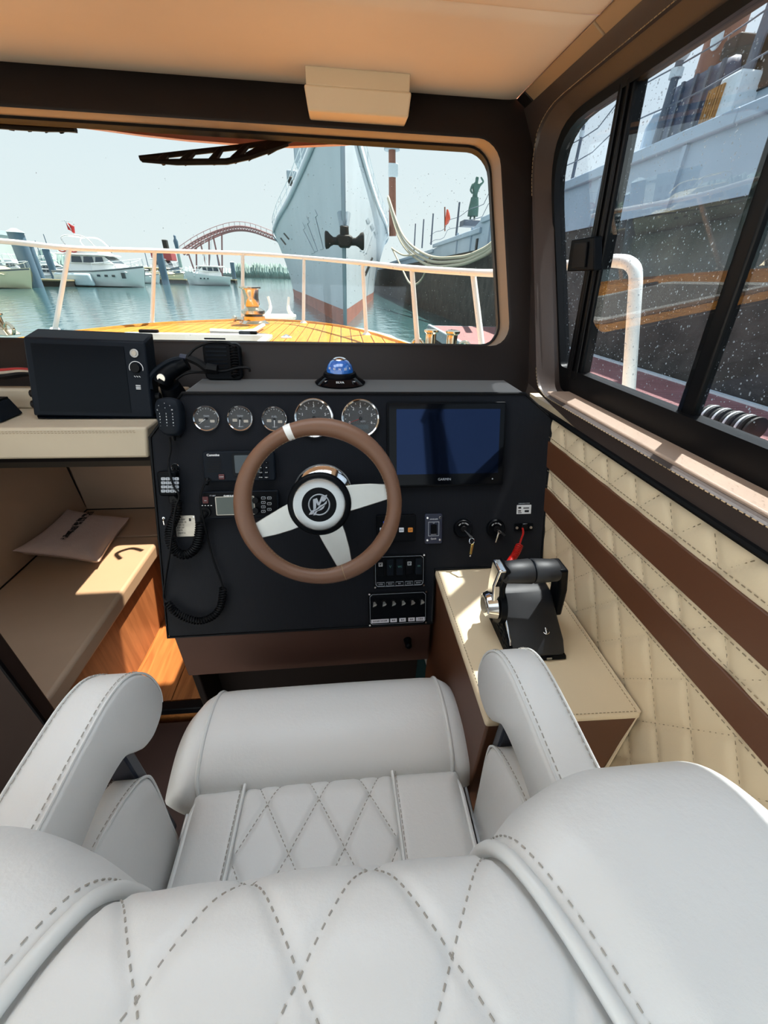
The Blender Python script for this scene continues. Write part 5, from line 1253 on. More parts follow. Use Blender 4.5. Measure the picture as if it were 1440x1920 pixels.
mat('rust_black', '#26241f', .6, var=(.3, 2)); mat('rail_white', '#d5dcdf', .5); mat('rope', '#c2b8a2', .8, var=(.1, 20)); mat('mast_brown', '#8a5a48', .55, var=(.08, 2))
# ---- grey warship, bow on
SHIP = [(21.0, 23.6, 0, 0, 8.6), (24.5, 25.6, .35, .45, 8.45), (31.7, 31.7, 1.25, 1.55, 8.2), (44.5, 44.5, 3.1, 3.9, 7.6), (56.5, 56.5, 4.9, 6.4, 7.0), (69, 69, 6.0, 8.1, 6.5), (90, 90, 6.4, 8.4, 6.2)]
def ship_x(y): return .16 - (y-23)*.032
ship = thing('naval_ship', 'light grey warship moored bow-on with a dark anchor at its stem', 'ship', (0, 45, WZ))
def hull_ring(st, sg, n=14, z0=WZ-.4):
    ytop, ywl, bw, bd, h = st; out = []
    for i in range(n+1):
        t = i/n; z = z0+(i/2)*(WZ+.8-z0) if i <= 2 else WZ+.8+(h-WZ-.8)*(i-2)/(n-2); tt = max(0, (z-WZ)/(h-WZ)); b = bw+(bd-bw)*tt**1.5 + .42*math.sin(PI*min(1, tt))*(bd > 1)*0
        y = ywl+(ytop-ywl)*tt; out.append(Vector((ship_x(y)+sg*b, y, z)))
    return out
def interp(k):
    i = k*(len(SHIP)-1); j = min(int(i), len(SHIP)-2); f = i-j
    P = [SHIP[max(j-1, 0)], SHIP[j], SHIP[j+1], SHIP[min(j+2, len(SHIP)-1)]]
    return tuple(.5*((2*P[1][q])+(P[2][q]-P[0][q])*f+(2*P[0][q]-5*P[1][q]+4*P[2][q]-P[3][q])*f*f+(3*P[1][q]-P[0][q]-3*P[2][q]+P[3][q])*f**3) for q in range(5))
ks = [i/48 for i in range(49)]
ring_all = {sg: [hull_ring(interp(k), sg, 20) for k in ks] for sg in (-1, 1)}
for sg in (-1, 1):
    mb = MB()
    for i in range(len(ks)-1):
        for j in range(20):
            a = ring_all[sg][i][j]; mb.cur = 1 if j < 2 else 0
            mb.add([ring_all[sg][i][j], ring_all[sg][i+1][j], ring_all[sg][i+1][j+1], ring_all[sg][i][j+1]], [(0, 1, 2, 3)])
    o = mb.build('hull_side', ['navy_grey', 'boot_red'], ship, smooth=0, fix=False)
    bm = bmesh.new(); bm.from_mesh(o.data); bmesh.ops.remove_doubles(bm, verts=bm.verts, dist=.002); bmesh.ops.recalc_face_normals(bm, faces=bm.faces); bm.to_mesh(o.data); bm.free(); o.data.polygons.foreach_set('use_smooth', [True]*len(o.data.polygons))
mb = MB(); mb.loft([[r_[-1] for r_ in ring_all[-1]], [r_[-1] for r_ in ring_all[1]]], False, False); mb.build('deck', 'navy_grey_dark', ship, smooth=0)
mb = MB(); mb.loft([[Vector((ship_x(y)+d*.10, y-.06, z)) for d in (-1, 1)] for y, z in ((23.7, WZ-.3), (22.6, 3.0), (21.0, 8.6))], False, False); mb.build('stem_bar', 'navy_grey_dark', ship, solid=.1)
for sg in (-1, 1):      # bulwark strip
    mb = MB(); top = [r_[-1] for r_ in ring_all[sg]]; mb.loft([[p+Vector((sg*.05, -.05, -.45)) for p in top], [p+Vector((sg*.10, -.05, .05)) for p in top]], False, False); mb.build('bulwark_strake', 'navy_grey', ship, solid=.06)
    mb = MB()
    top2 = [p+Vector((0, 0, 1.1)) for p in top[4:44]]; mb.tube(top2, .035, 5); mb.tube([p-Vector((0, 0, .5)) for p in top2], .025, 5)
    mb.build('rail_line', 'rail_white', ship)
    for i in range(4, 44, 3): mb = MB(); mb.cyl(top[i], top[i]+Vector((0, 0, 1.1)), .04, None, 6); mb.build('rail_post', 'rail_white', ship)
# anchor
AY = 22.3; ac = at(646, 452, y=AY)
an = thing('ship_anchor', 'black stockless anchor hanging at the warship stem', 'anchor', (ac.x, AY, ac.z)); an.scale = (.54, .54, .54)
mb = MB(); mb.cyl((0, -.25, .2), (0, -.2, 1.0), .42, .38, 14); mb.build('shank', 'rust_black', an, local=True, bevel=.05)
mb = MB(); mb.loft([[(x_*w_, -.35, z_*w_) for x_, z_ in ((-.75, .3), (-.5, .45), (.5, .45), (.75, .3), (.75, -.2), (.4, -.55), (-.4, -.55), (-.75, -.2))] for w_ in (1,)]+[[(x_*.8, -.75, z_*.8) for x_, z_ in ((-.75, .3), (-.5, .45), (.5, .45), (.75, .3), (.75, -.2), (.4, -.55), (-.4, -.55), (-.75, -.2))]]); mb.build('crown', 'rust_black', an, local=True, bevel=.08)
for sg in (-1, 1):
    mb = MB(); mb.loft([[(sg*x_, -.45+dy*k_, zc+k_*math.sin(a)) for a, dy in [(2*PI*i/12, .5*math.cos(2*PI*i/12)) for i in range(12)]] for x_, k_, zc in ((.55, .30, -.05), (.95, .28, -.05), (1.2, .42, -.02), (1.42, .62, .0), (1.62, .66, .0), (1.7, .5, .0))]); mb.build('fluke', 'rust_black', an, local=True, smooth=50)
mb = MB(); mb.cyl((-.22, -.1, 1.0), (-.32, .5, 2.0), .18, .28, 8); mb.cyl((.25, -.1, 1.0), (.35, .5, 2.0), .16, .24, 8); mb.build('hawse_lip', 'navy_grey_dark', an, local=True)
# raised plates and draught marks on the bow
def hull_at(px, py, sg, off=.05):
    d = ray(px, py); best = None
    for i in range(len(ks)-1):
        for j in range(20):
            R_ = ring_all[sg]; a, b, c, e = R_[i][j], R_[i+1][j], R_[i+1][j+1], R_[i][j+1]
            for t in ((a, b, c), (a, c, e)):
                n = (t[1]-t[0]).cross(t[2]-t[0])
                if n.length < 1e-9: continue
                q = d.dot(n)
                if abs(q) < 1e-9: continue
                s_ = (t[0]-CAM).dot(n)/q
                if s_ <= 0: continue
                P = CAM+d*s_; v0, v1, v2 = t[1]-t[0], t[2]-t[0], P-t[0]
                d00, d01, d11, d20, d21 = v0.dot(v0), v0.dot(v1), v1.dot(v1), v2.dot(v0), v2.dot(v1); den = d00*d11-d01*d01
                if abs(den) < 1e-12: continue
                v = (d11*d20-d01*d21)/den; w = (d00*d21-d01*d20)/den
                if v >= -.001 and w >= -.001 and v+w <= 1.001 and (best is None or s_ < best[0]): best = (s_, P - d.normalized()*off)
    return best[1] if best else None
def plate(pts, sg, nm='hull_plate', m_='navy_grey', th=.14):
    P = [hull_at(x_, y_, sg) for x_, y_ in pts]
    if any(p is None for p in P): return
    mb = MB(); dd = Vector((sg*-.0, -th, 0)); mb.loft([P, [p+dd for p in P]]); mb.build(nm, m_, ship)
for ox, oy in ((0, 0), (8, -11), (23, -24)):
    plate([(560+ox, 423+oy), (567+ox, 417+oy), (572+ox, 428+oy), (566+ox, 433+oy)], -1); plate([(563+ox, 433+oy), (568+ox, 430+oy), (590+ox*.7, 474+oy*.3), (584+ox*.7, 476+oy*.3)], -1)
for ox, oy in ((0, 0), (8, 11), (15, 22)):
    plate([(686+ox, 412+oy), (690+ox, 408+oy), (694+ox, 416+oy), (689+ox, 420+oy)], 1, 'hull_plate', 'navy_grey_dark'); plate([(682+ox*.9, 432+oy*.6), (685+ox*.9, 428+oy*.6), (678+ox*.7, 470+oy*.2), (675+ox*.7, 470+oy*.2)], 1)
for i in range(3):
    plate([(531+6*-i, 438+9*i), (533-6*i, 436+9*i), (543-6*i, 448+10*i), (541-6*i, 450+10*i)], -1, 'draught_slot', 'rust_black', .03); plate([(717+2*i, 452+5*i), (729-i*1, 442+5*i), (730-i, 443+5*i), (718+2*i, 454+5*i)], 1, 'draught_slot', 'rust_black', .03)
plate([(683, 514), (697, 482), (700, 484), (686, 518)], 1, 'discharge_port', 'rust_black', .05)
# deckhouse, winch and jackstaff gear on the warship
def pxbox(nm, m_, parent, px0, py0, px1, py1, Y, depth, bevel=None):
    a, b = at(px0, py1, y=Y), at(px1, py0, y=Y); mb = MB(); mb.box(((a.x+b.x)/2, Y+depth/2, (a.z+b.z)/2), (abs(b.x-a.x), depth, abs(b.z-a.z))); return mb.build(nm, m_, parent, bevel=bevel)
pxbox('deckhouse', 'navy_grey_dark', ship, 552, 240, 600, 305, 66, 8, .2); pxbox('gun_director', 'rust_black', ship, 540, 330, 550, 345, 60, 1.5, .2); pxbox('deck_winch', 'navy_grey_dark', ship, 538, 318, 556, 340, 62, 2, .2)
p0, p1 = at(738, 385, y=58), at(735, 275, y=58); p2 = at(733, 235, y=58)
ms = thing('signal_mast', 'thin brown signal mast right of the warship bow', 'mast', (p0.x, 58, p0.z))
mb = MB(); mb.cyl(p0-Vector((0, 0, 3)), p1, .45, .4, 10); mb.build('pole', 'mast_brown', ms); mb = MB(); mb.cyl(p1, p2, .5, .45, 10); mb.cyl(p1-Vector((0, 0, .3)), p1+Vector((0, 0, .3)), .9, .9, 12); mb.build('top_pole', 'navy_grey_dark', ms)
q = p0.lerp(p1, .6); mb = MB(); mb.box((q.x, 57.6, q.z), (1.1, .5, 1.2)); mb.build('lamp_box', 'rail_white', ms, bevel=.1)

# ---- grey hulk along the dock to starboard
HXX = 7.3
mat('hulk_grey', '#aebdcb', .55, var=(.08, .6), bump=(1.0, .2, .05)); mat('hulk_dark', '#4a443e', .75, var=(.45, 1.6), bump=(6, .8, .05)); mat('hulk_post', '#5d6470', .5, var=(.08, 3)); mat('housing_blue', '#4a5266', .55, var=(.08, 2))  # the blue-grey is the deck housing's own colour
hk_ = thing('moored_hulk', 'long grey hull with dark fouled underside moored beyond the dock', 'ship', (HXX, 20, WZ))
def hz(px, py): return at(px, py, x=HXX)
ys = [-12, 0, 6, 9, 12, 16, 20, 24, 26, 30, 36, 44, 60, 90, 130]
def ztop(y): 
    return 4.30 if y < 15 else 4.30+.0*(y-15) if y < 25 else 3.9 if y < 34 else 3.6
def hulk(z0, z1f, x0, nm, m_):
    mb = MB(); A_ = []; B_ = []
    for y in ys:
        z1 = z1f(y); A_.append([Vector((x0, y, z0)), Vector((x0, y, z1)), Vector((x0+5, y, z1)), Vector((x0+5, y, z0))])
    mb.loft(A_); return mb.build(nm, m_, hk_)
hulk(2.95, ztop, HXX, 'upper_hull', 'hulk_grey'); hulk(WZ-.5, lambda y: 2.95, HXX+.04, 'lower_hull', 'hulk_dark')
mb = MB(); 
for y0, y1 in zip(ys, ys[1:]): mb.box((HXX-.06, (y0+y1)/2, ztop((y0+y1)/2)-.12), (.14, y1-y0, .24))
mb.build('rubbing_strake', 'hulk_grey', hk_, bevel=.03)
for k in range(9): bx('hull_rib', 'hulk_grey', hk_, (HXX-.03, 4+3.1*k, 3.5), (.10, .12, 1.08))
for k in range(4): bx('scupper', 'rust_black', hk_, (HXX-.02, 12.5+4*k, 3.2), (.06, .3, .5))
# ball-topped stanchions and wires seen through the side window
def post(px, pyb, pyt, label, ball=True, r_=.09, dx=.35):
    b = at(px, pyb, x=HXX+dx); t = at(px+ (14 if px > 1000 else 3), pyt, x=HXX+dx); t = Vector((b.x, b.y, t.z)); b = Vector((b.x, b.y, 4.0))
    g = thing('deck_stanchion', label, 'post', b, group='stanchions on the hulk')
    mb = MB(); mb.cyl(b, t, r_, r_*.8, 10); mb.build('pole', 'hulk_post', g)
    if ball: mb = MB(); mb.ball(t+Vector((0, 0, r_*1.1)), r_*1.7); mb.cyl(t-Vector((0, 0, .3)), t-Vector((0, 0, .15)), r_*1.35, None, 10); mb.build('ball_cap', 'rail_white', g)
    return t
post(1078, 312, 235, 'slim ball-topped stanchion near the fore edge of the side window', True, .055)
post(1232, 262, 130, 'stout ball-topped stanchion beside the dark deck housing', True, .10)
post(1038, 325, 302, 'short bare stanchion at the very fore edge of the side window', False, .05)
for i, (px_, pb, ptp, lb) in enumerate(((778, 440, 418, 'rail stanchion nearest the warship'), (793, 437, 410, 'second rail stanchion from the warship'), (810, 433, 400, 'third rail stanchion from the warship'), (857, 425, 380, 'tall rail stanchion just left of the statue'))):
    post(px_, pb, ptp, lb+' on the hulk', False, .07, .2)
wr = thing('hulk_wires', 'thin guard wires strung along the hulk rail', 'wires', (HXX+.3, 10, 4.3))
for dz_ in (.62, 1.15): mb = MB(); mb.tube([Vector((HXX+.3, y, ztop(y)+dz_*(1 if y > 14 else 1.25)-.05*math.sin(y*1.3))) for y in [2+.8*i for i in range(48)]], .018, 4); mb.build('wire', 'hulk_post', wr)
# deck housing with slatted end, brown mast, lamp and grey deckhouse
def sbox(nm, m_, parent, px0, px1, zt_, x0, x1, zb_=4.0, bevel=None):
    a, b = at(px0, 250, x=x0), at(px1, 250, x=x0); mb = MB(); mb.box(((x0+x1)/2, (a.y+b.y)/2, (zb_+zt_)/2), (x1-x0, abs(a.y-b.y), zt_-zb_)); return mb.build(nm, m_, parent, bevel=bevel)
dh = thing('deck_housing', 'dark blue-grey deck housing with amber slatted vent on the hulk', 'housing', (HXX+1, 10, 4.2))
sbox('housing_body', 'housing_blue', dh, 1225, 1325, 5.75, HXX+.9, HXX+2.2, bevel=.25); sbox('rounded_end', 'hulk_grey', dh, 1195, 1228, 5.55, HXX+.9, HXX+2.2, bevel=.45)
sl = sbox('vent_frame', 'rail_white', dh, 1318, 1350, 5.25, HXX+.7, HXX+1.6, bevel=.06)
mat('amber_slat', '#b9803a', .5, wood=('#8a5a26', 2, 3))
a, b = at(1320, 200, x=HXX+.68), at(1346, 200, x=HXX+.68)
for k in range(6): mb = MB(); y = a.y+(b.y-a.y)*(k+.5)/6; mb.box((HXX+.68, y, 4.75), (.04, abs(a.y-b.y)/8, .75)); mb.build('vent_slat', 'amber_slat', sl)
for k in range(5): bx('housing_rib', 'hulk_post', dh, (HXX+.88, at(1235+20*k, 250, x=HXX+.9).y, 4.9), (.06, .08, 1.5))
fm = thing('brown_mast', 'thick red-brown mast with a side lamp seen at the top of the side window', 'mast', (HXX+2.6, at(1345, 100, x=HXX+2.6).y, 4.2))
a = at(1322, 120, x=HXX+2.6); b = at(1362, 120, x=HXX+2.6); mb = MB(); mb.cyl((HXX+2.6, (a.y+b.y)/2, 4), (HXX+2.6, (a.y+b.y)/2, 13), abs(a.y-b.y)/2, None, 16); mb.build('mast_tube', 'mast_brown', fm)
q = at(1392, 90, x=HXX+2.6); mb = MB(); mb.box((HXX+2.5, q.y, q.z), (.5, .5, .35)); mb.build('lamp', 'rust_black', fm, bevel=.05); mb = MB(); mb.cyl((HXX+2.55, (a.y+b.y)/2, q.z-1.1), (HXX+2.55, q.y, q.z), .05, None, 6); mb.cyl((HXX+2.55, (a.y+b.y)/2, q.z+.1), (HXX+2.55, q.y, q.z+.05), .09, None, 6); mb.build('lamp_bracket', 'rust_black', fm)
q = at(1372, 75, x=HXX+2.3); mb = MB(); mb.ball((HXX+2.25, at(1352, 60, x=HXX+2.3).y, q.z+.2), (.12, .14, .22)); mb.build('bulb_fitting', 'rail_white', fm)
gh = thing('grey_deckhouse', 'pale grey deckhouse bearing a dark square and a triangle mark', 'deckhouse', (HXX+1.6, 6, 4.2))
sbox('house_wall', 'navy_grey_dark', gh, 1372, 1640, 5.75, HXX+1.2, HXX+4, bevel=.05)
X = HXX+1.18
q = at(1405, 135, x=X); mb = MB(); mb.box((X, q.y, q.z), (.04, .75, .75)); mb.build('dark_square', 'rust_black', gh)
q = at(1388, 172, x=X); T = .34; mb = MB(); mb.tube([(X, q.y+T*.75, q.z-T), (X, q.y-T*.75, q.z-T*.9), (X, q.y-.05, q.z+T)], .035, 5, True); mb.tube([(X, q.y+.05, q.z-T), (X, q.y+.05, q.z-T-.35)], .035, 5); mb.build('triangle_mark', 'rust_black', gh)
q = at(1434, 115, x=X); mb = MB(); mb.box((X, q.y, q.z), (.05, .7, .9)); mb.build('porthole_frame', 'rust_black', gh, bevel=.2)
q = at(1434, 60, x=HXX+1.1); pm_ = thing('grey_pole', 'slim grey pole standing in front of the pale deckhouse', 'pole', (HXX+1.05, q.y, 4.2))
mb = MB(); mb.cyl((HXX+1.05, q.y, 4.0), (HXX+1.05, q.y, 12), .10, .08, 10); mb.build('tube', 'hulk_post', pm_); mb = MB(); mb.cyl((HXX+1.05, q.y, 8.0), (HXX+1.05, q.y, 8.25), .15, None, 10); mb.build('collar', 'hulk_post', pm_)
# bronze statue
SB = at(885, 416, x=HXX+.9); hgt = at(892, 326, y=SB.y).z-SB.z
stt = thing('bronze_statue', 'green bronze statue of a standing lookout on the hulk bow', 'statue', SB)
mat('verdigris', '#4c6a60', .6, var=(.15, 3))
def skin_fig(parent, H, m_):
    J = {'pel': (0, 0, .50, .060), 'spine': (0, .005, .62, .072), 'chest': (0, .01, .74, .085), 'neck': (0, .0, .83, .035), 'head': (0, -.01, .90, .050), 'top': (0, -.01, .955, .040),
         'lhip': (-.05, 0, .47, .055), 'lk': (-.055, -.01, .27, .040), 'la': (-.055, .01, .05, .028), 'lt': (-.06, -.06, .02, .024), 'rhip': (.05, 0, .47, .055), 'rk': (.055, -.01, .27, .040), 'ra': (.055, .01, .05, .028), 'rt': (.06, -.06, .02, .024),
         'ls': (-.10, 0, .78, .040), 'le': (-.15, -.04, .66, .030), 'lh': (-.10, -.10, .58, .020), 'rs': (.10, 0, .78, .040), 're': (.17, -.06, .84, .030), 'rh': (.07, -.09, .93, .020), 'coat': (0, 0, .38, .085)}
    E_ = [('pel', 'spine'), ('spine', 'chest'), ('chest', 'neck'), ('neck', 'head'), ('head', 'top'), ('pel', 'lhip'), ('lhip', 'lk'), ('lk', 'la'), ('la', 'lt'), ('pel', 'rhip'), ('rhip', 'rk'), ('rk', 'ra'), ('ra', 'rt'), ('chest', 'ls'), ('ls', 'le'), ('le', 'lh'), ('chest', 'rs'), ('rs', 're'), ('re', 'rh'), ('pel', 'coat')]
    nm = list(J); me = bpy.data.meshes.new('figure'); me.from_pydata([Vector(J[k][:3])*H for k in nm], [(nm.index(a), nm.index(b)) for a, b in E_], [])
    o = bpy.data.objects.new('figure', me); COL.objects.link(o); o.parent = parent; MW[o.name] = mw(parent)
    sk = o.modifiers.new('skin', 'SKIN'); sk.use_smooth_shade = True
    for i, k in enumerate(nm): r_ = J[k][3]*H; me.skin_vertices[0].data[i].radius = (r_, r_*.8); me.skin_vertices[0].data[i].use_root = (k == 'pel')
    o.modifiers.new('sub', 'SUBSURF').levels = 1; o.modifiers['sub'].render_levels = 2; me.materials.append(MATS[m_]); return o
skin_fig(stt, hgt, 'verdigris')
mb = MB(); mb.lathe([(.16*hgt*.9, .12*hgt), (.15*hgt*.9, .30*hgt), (.10*hgt, .52*hgt)], 16); mb.build('coat_skirt', 'verdigris', stt, local=True); bx('plinth', 'hulk_post', stt, (0, 0, -.1), (1.3, 1.0, .3), local=True, bevel=.03)
q = at(835, 424, x=HXX+.5); of = thing('furled_orange_flag', 'small orange flag furled on a short staff on the hulk rail', 'flag', q)
t = at(834, 388, y=q.y); mb = MB(); mb.cyl(q-Vector((0, 0, .3)), t, .05, None, 8); mb.build('staff', 'mast_brown', of); mat('orange_cloth', '#d2553a', .8)
mb = MB(); mb.loft([[Vector((q.x+dx*w_, q.y+dy*w_, t.z+(q.z-t.z)*k)) for dx, dy in ((-.05, -.1), (.16, -.08), (.22, .05), (0, .1))] for k, w_ in ((.12, .5), (.35, 1.2), (.6, 1.6), (.85, 1.0), (.95, .4))]); mb.build('cloth', 'orange_cloth', of, smooth=60)
# mooring ropes from the warship to the hulk
def rope(pts, label, r_=.09):
    g = thing('mooring_rope', label, 'rope', pts[0], group='mooring ropes between the warship and the hulk'); mb = MB(); mb.tube(catmull(pts, 10), r_, 6); mb.build('line', 'rope', g, smooth=180)
def rp(px, py, y): return at(px, py, y=y)
rope([rp(728, 368, 48), rp(755, 440, 40), rp(800, 478, 32), rp(860, 482, 26), rp(905, 468, 21), rp(935, 445, 17)], 'uppermost of the pale ropes slung from warship to hulk')
rope([rp(728, 370, 48), rp(753, 446, 40), rp(798, 486, 32), rp(858, 490, 26), rp(905, 474, 21), rp(936, 450, 17)], 'middle of the pale ropes slung from warship to hulk')
rope([rp(727, 372, 48), rp(750, 450, 40), rp(796, 494, 32), rp(856, 497, 26), rp(905, 480, 21), rp(936, 455, 17)], 'lowest long pale rope slung from warship to hulk')
rope([rp(735, 465, 45), rp(752, 500, 42), rp(766, 528, 38), rp(778, 534, 36), rp(793, 520, 34), rp(806, 483, 32)], 'slack loop of pale rope dipping towards the water', .08)
rope([rp(735, 466, 45), rp(755, 478, 40), rp(776, 478, 34)], 'short dark-shaded rope just right of the warship bow', .07)
# ---- red composite dock
dck = thing('composite_dock', 'red-brown composite plank dock with white edge trim', 'dock', (5.3, 9, -.3))
mat('dock_red', '#9c6a6a', .55, var=(.10, 3)); mat('dock_steel', '#9aa3a8', .5, .3, var=(.15, 4))
DZK = -.2; dx0, dx1, dy1 = 3.75, 7.0, 18.3
y = 1.5
while y < dy1-.1:
    mb = MB(); x1 = dx1; mb.box(((dx0+x1)/2, y+.07, DZK-.02), (x1-dx0-.1, .134, .03)); mb.build('plank', 'dock_red', dck); y += .145
bx('frame_beam', 'dock_steel', dck, (dx0+.02, 9.9, DZK-.17), (.10, 17.0, .34)); bx('frame_beam', 'dock_steel', dck, (5.3, dy1, DZK-.17), (3.2, .10, .34)); bx('frame_beam', 'dock_steel', dck, (dx1, 9.9, DZK-.17), (.10, 17.0, .34))
bx('edge_trim', 'rail_white', dck, (dx1-.02, 9.9, DZK+.01), (.12, 17.0, .05)); bx('edge_trim', 'rail_white', dck, (dx0+.03, 9.9, DZK+.01), (.10, 17.0, .05))
mb = MB()
for k in range(5): mb.box((5.3, 3+3.4*k, DZK-.4), (2.6, 2.4, .5))
mb.build('float_block', 'rust_black', dck)
q = at(848, 628, z=DZK); dc = thing('dock_cleat', 'small dark cleat on the near edge of the dock', 'cleat', (q.x, q.y, DZK+.03))
mb = MB(); mb.tube([(0, -.18, .12), (0, -.06, .10), (0, .06, .10), (0, .18, .12)], .03, 8); mb.build('horn', 'rust_black', dc, local=True); mb = MB(); mb.cyl((0, -.05, 0), (0, -.05, .1), .03, None, 8); mb.cyl((0, .05, 0), (0, .05, .1), .03, None, 8); mb.build('foot', 'rust_black', dc, local=True)
q = at(1365, 800, z=DZK+.1); hr = thing('hose_reel', 'black ribbed drum lying on the red dock', 'reel', (q.x, q.y, DZK))
mb = MB()
for k in range(9): x_ = -.28+.07*k; mb.M = Matrix.Translation((x_*.3, -x_, .16)) @ Matrix.Rotation(R(90), 4, 'X') @ Matrix.Rotation(R(0), 4, 'Y'); mb.lathe([(.12, -.03), (.16, -.015), (.16, .015), (.12, .03)], 20)
mb.build('ribbed_drum', 'rust_black', hr, local=True, smooth=40)
mb = MB()
for k in range(4): x_ = -.24+.14*k; mb.M = Matrix.Translation((x_*.3, -x_, .16)) @ Matrix.Rotation(R(90), 4, 'X'); mb.lathe([(.165, -.012), (.165, .012)], 20)
mb.build('pale_band', 'rail_white', hr, local=True); mb = MB(); mb.tube([(-.25, .55, .05), (-.2, .45, .20), (.0, .30, .26), (.25, .05, .22)], .025, 6); mb.build('handle', 'dock_steel', hr, local=True)
# ================================================================== MARINA ACROSS THE WATER
mat('yacht_white', '#eceeec', .35, var=(.03, .5)); mat('yacht_cream', '#e6dcb8', .4, var=(.03, .5)); mat('yacht_glass', '#3c4a52', .15, var=(.05, 1)); mat('yacht_blue', '#c3d4da', .4); mat('anti_foul', '#6a6f72', .6); mat('piling_blue', '#5c7486', .55, var=(.1, .5)); mat('pontoon_wood', '#a89a78', .7, var=(.1, 1)); mat('life_red', '#b8413c', .5); mat('tug_red', '#a6474a', .5); mat('bridge_red', '#a87a78', .6); mat('hazed_green', '#a9bdb6', .9, var=(.2, .05)); mat('hazed_grey', '#c3ccc8', .8, var=(.1, .05)); mat('flag_red', '#c22f2f', .7)  # far shore tones paled: distance haze is put into the colours
def yacht(px0, px1, pyt, Y, face, label, style='fly', hullm='yacht_white', group=None, name='motor_yacht', beam=None, yaw=0):
    """a boat whose stern and bow are seen at px0 / px1; face +1 bow to the right"""
    pc = (px0+px1)/2; a = at(px0, 520, y=Y); b = at(px1, 520, y=Y); L_ = abs(b.x-a.x); H = (at(pc, pyt, y=Y).z-WZ); bm_ = beam or L_*.28
    g = thing(name, label, 'boat', ((a.x+b.x)/2, Y, WZ), (0, 0, yaw if face > 0 else PI-yaw), group)
    def Pp(u, v, w): return ((u-.5)*L_, v*bm_, w*H)
    st = [(0, .46, .27), (.12, .49, .27), (.5, .5, .29), (.75, .40, .33), (.9, .20, .37), (1.0, .02, .40)]
    rings = []
    for u, hb, sh_ in st: rings.append([Pp(u-.06*(u > .8), 0, -.06), Pp(u-.05*(u > .8)*(u-.8)*5, hb*.8, .02), Pp(u, hb, sh_*.7), Pp(u, hb*1.02, sh_), Pp(u, -hb*1.02, sh_), Pp(u, -hb, sh_*.7), Pp(u-.05*(u > .8)*(u-.8)*5, -hb*.8, .02)])
    mb = MB(); mb.loft(rings); hl2 = mb.build('hull', hullm, g, local=True, smooth=45)
    mb = MB(); mb.loft([[Pp(u, s_*hb*1.035, sh_*.97) for u, hb, sh_ in st] for s_ in (-1,)]+[[Pp(u, -hb*1.035, sh_*.90) for u, hb, sh_ in st]], False, False); mb.build('rub_strake', 'anti_foul', hl2, local=True)
    for u in (.55, .63, .71):
        for s_ in (-1, 1): mb = MB(); y_ = s_*bm_*(.5-.0)*.97*(1 if u < .6 else .93 if u < .7 else .87); mb.box(((u-.5)*L_, y_, .20*H), (L_*.035, .12, H*.035)); mb.build('porthole', 'yacht_glass', hl2, local=True)
    def cab(us, ws_, z0, z1, rake0, rake1, nm, m_, k=.0):
        mb = MB(); u0, u1 = us; w0, w1 = ws_
        mb.hexa([Pp(u0, -w0, z0), Pp(u1, -w0*.8, z0), Pp(u1, w0*.8, z0), Pp(u0, w0, z0), Pp(u0+rake0, -w1, z1), Pp(u1-rake1, -w1*.8, z1), Pp(u1-rake1, w1*.8, z1), Pp(u0+rake0, w1, z1)]); return mb.build(nm, m_, g, local=True, bevel=.06*H*.3)
    cm_ = hullm if hullm == 'yacht_cream' else 'yacht_white'
    cab((.18, .86), (.40, .34), .26, .40, 0, .14, 'coachroof', cm_)
    c2 = cab((.20, .72), (.36, .31), .40, .54, .02, .12, 'saloon', cm_)
    for s_ in (-1, 1):
        for u0, u1 in ((.24, .36), (.38, .50), (.52, .62)): mb = MB(); mb.hexa([Pp(u0, s_*.365, .42), Pp(u1, s_*.345, .42), Pp(u1, s_*.35, .42), Pp(u0, s_*.37, .42), Pp(u0+.01, s_*.325, .52), Pp(u1-.015, s_*.305, .52), Pp(u1-.015, s_*.32, .52), Pp(u0+.01, s_*.33, .52)]); mb.build('side_window', 'yacht_glass', c2, local=True)
    mb = MB(); mb.hexa([Pp(.645, -.25, .42), Pp(.705, -.25, .42), Pp(.705, .25, .42), Pp(.645, .25, .42), Pp(.61, -.22, .525), Pp(.63, -.22, .525), Pp(.63, .22, .525), Pp(.61, .22, .525)]); mb.build('windscreen', 'yacht_glass', c2, local=True)
    cab((.08, .68), (.40, .40), .54, .57, 0, .03, 'flybridge_deck', cm_)
    if style == 'fly':
        cab((.22, .60), (.36, .34), .57, .68, .0, .10, 'flybridge_coaming', cm_)
        mb = MB(); mb.tube(catmull([Pp(.25, -.34, .66), Pp(.20, -.33, .80), Pp(.26, -.3, .86), Pp(.45, -.28, .85), Pp(.55, -.3, .70)], 5), .012*H, 6); mb.tube(catmull([Pp(.25, .34, .66), Pp(.20, .33, .80), Pp(.26, .3, .86), Pp(.45, .28, .85), Pp(.55, .3, .70)], 5), .012*H, 6); mb.tube([Pp(.26, -.3, .86), Pp(.26, .3, .86)], .014*H, 6); mb.build('radar_arch', cm_, g, local=True)
        mb = MB(); mb.cyl(Pp(.27, 0, .86), Pp(.27, 0, .90), .035*H, .03*H, 12); mb.build('radar_dome', 'rail_white', g, local=True)
    mb = MB()
    for s_ in (-1, 1): mb.tube([Pp(u, s_*hb*.95, sh_+.12) for u, hb, sh_ in st[2:]], .005*H, 4)
    mb.build('guard_rail', 'rail_white', g, local=True)
    mb = MB()
    for s_ in (-1, 1):
        for u, hb, sh_ in st[2:]: mb.cyl(Pp(u, s_*hb*.95, sh_), Pp(u, s_*hb*.95, sh_+.12), .005*H, None, 4)
    mb.build('guard_posts', 'rail_white', g, local=True)
    g['_'] = 0; del g['_']
    return g, Pp, H
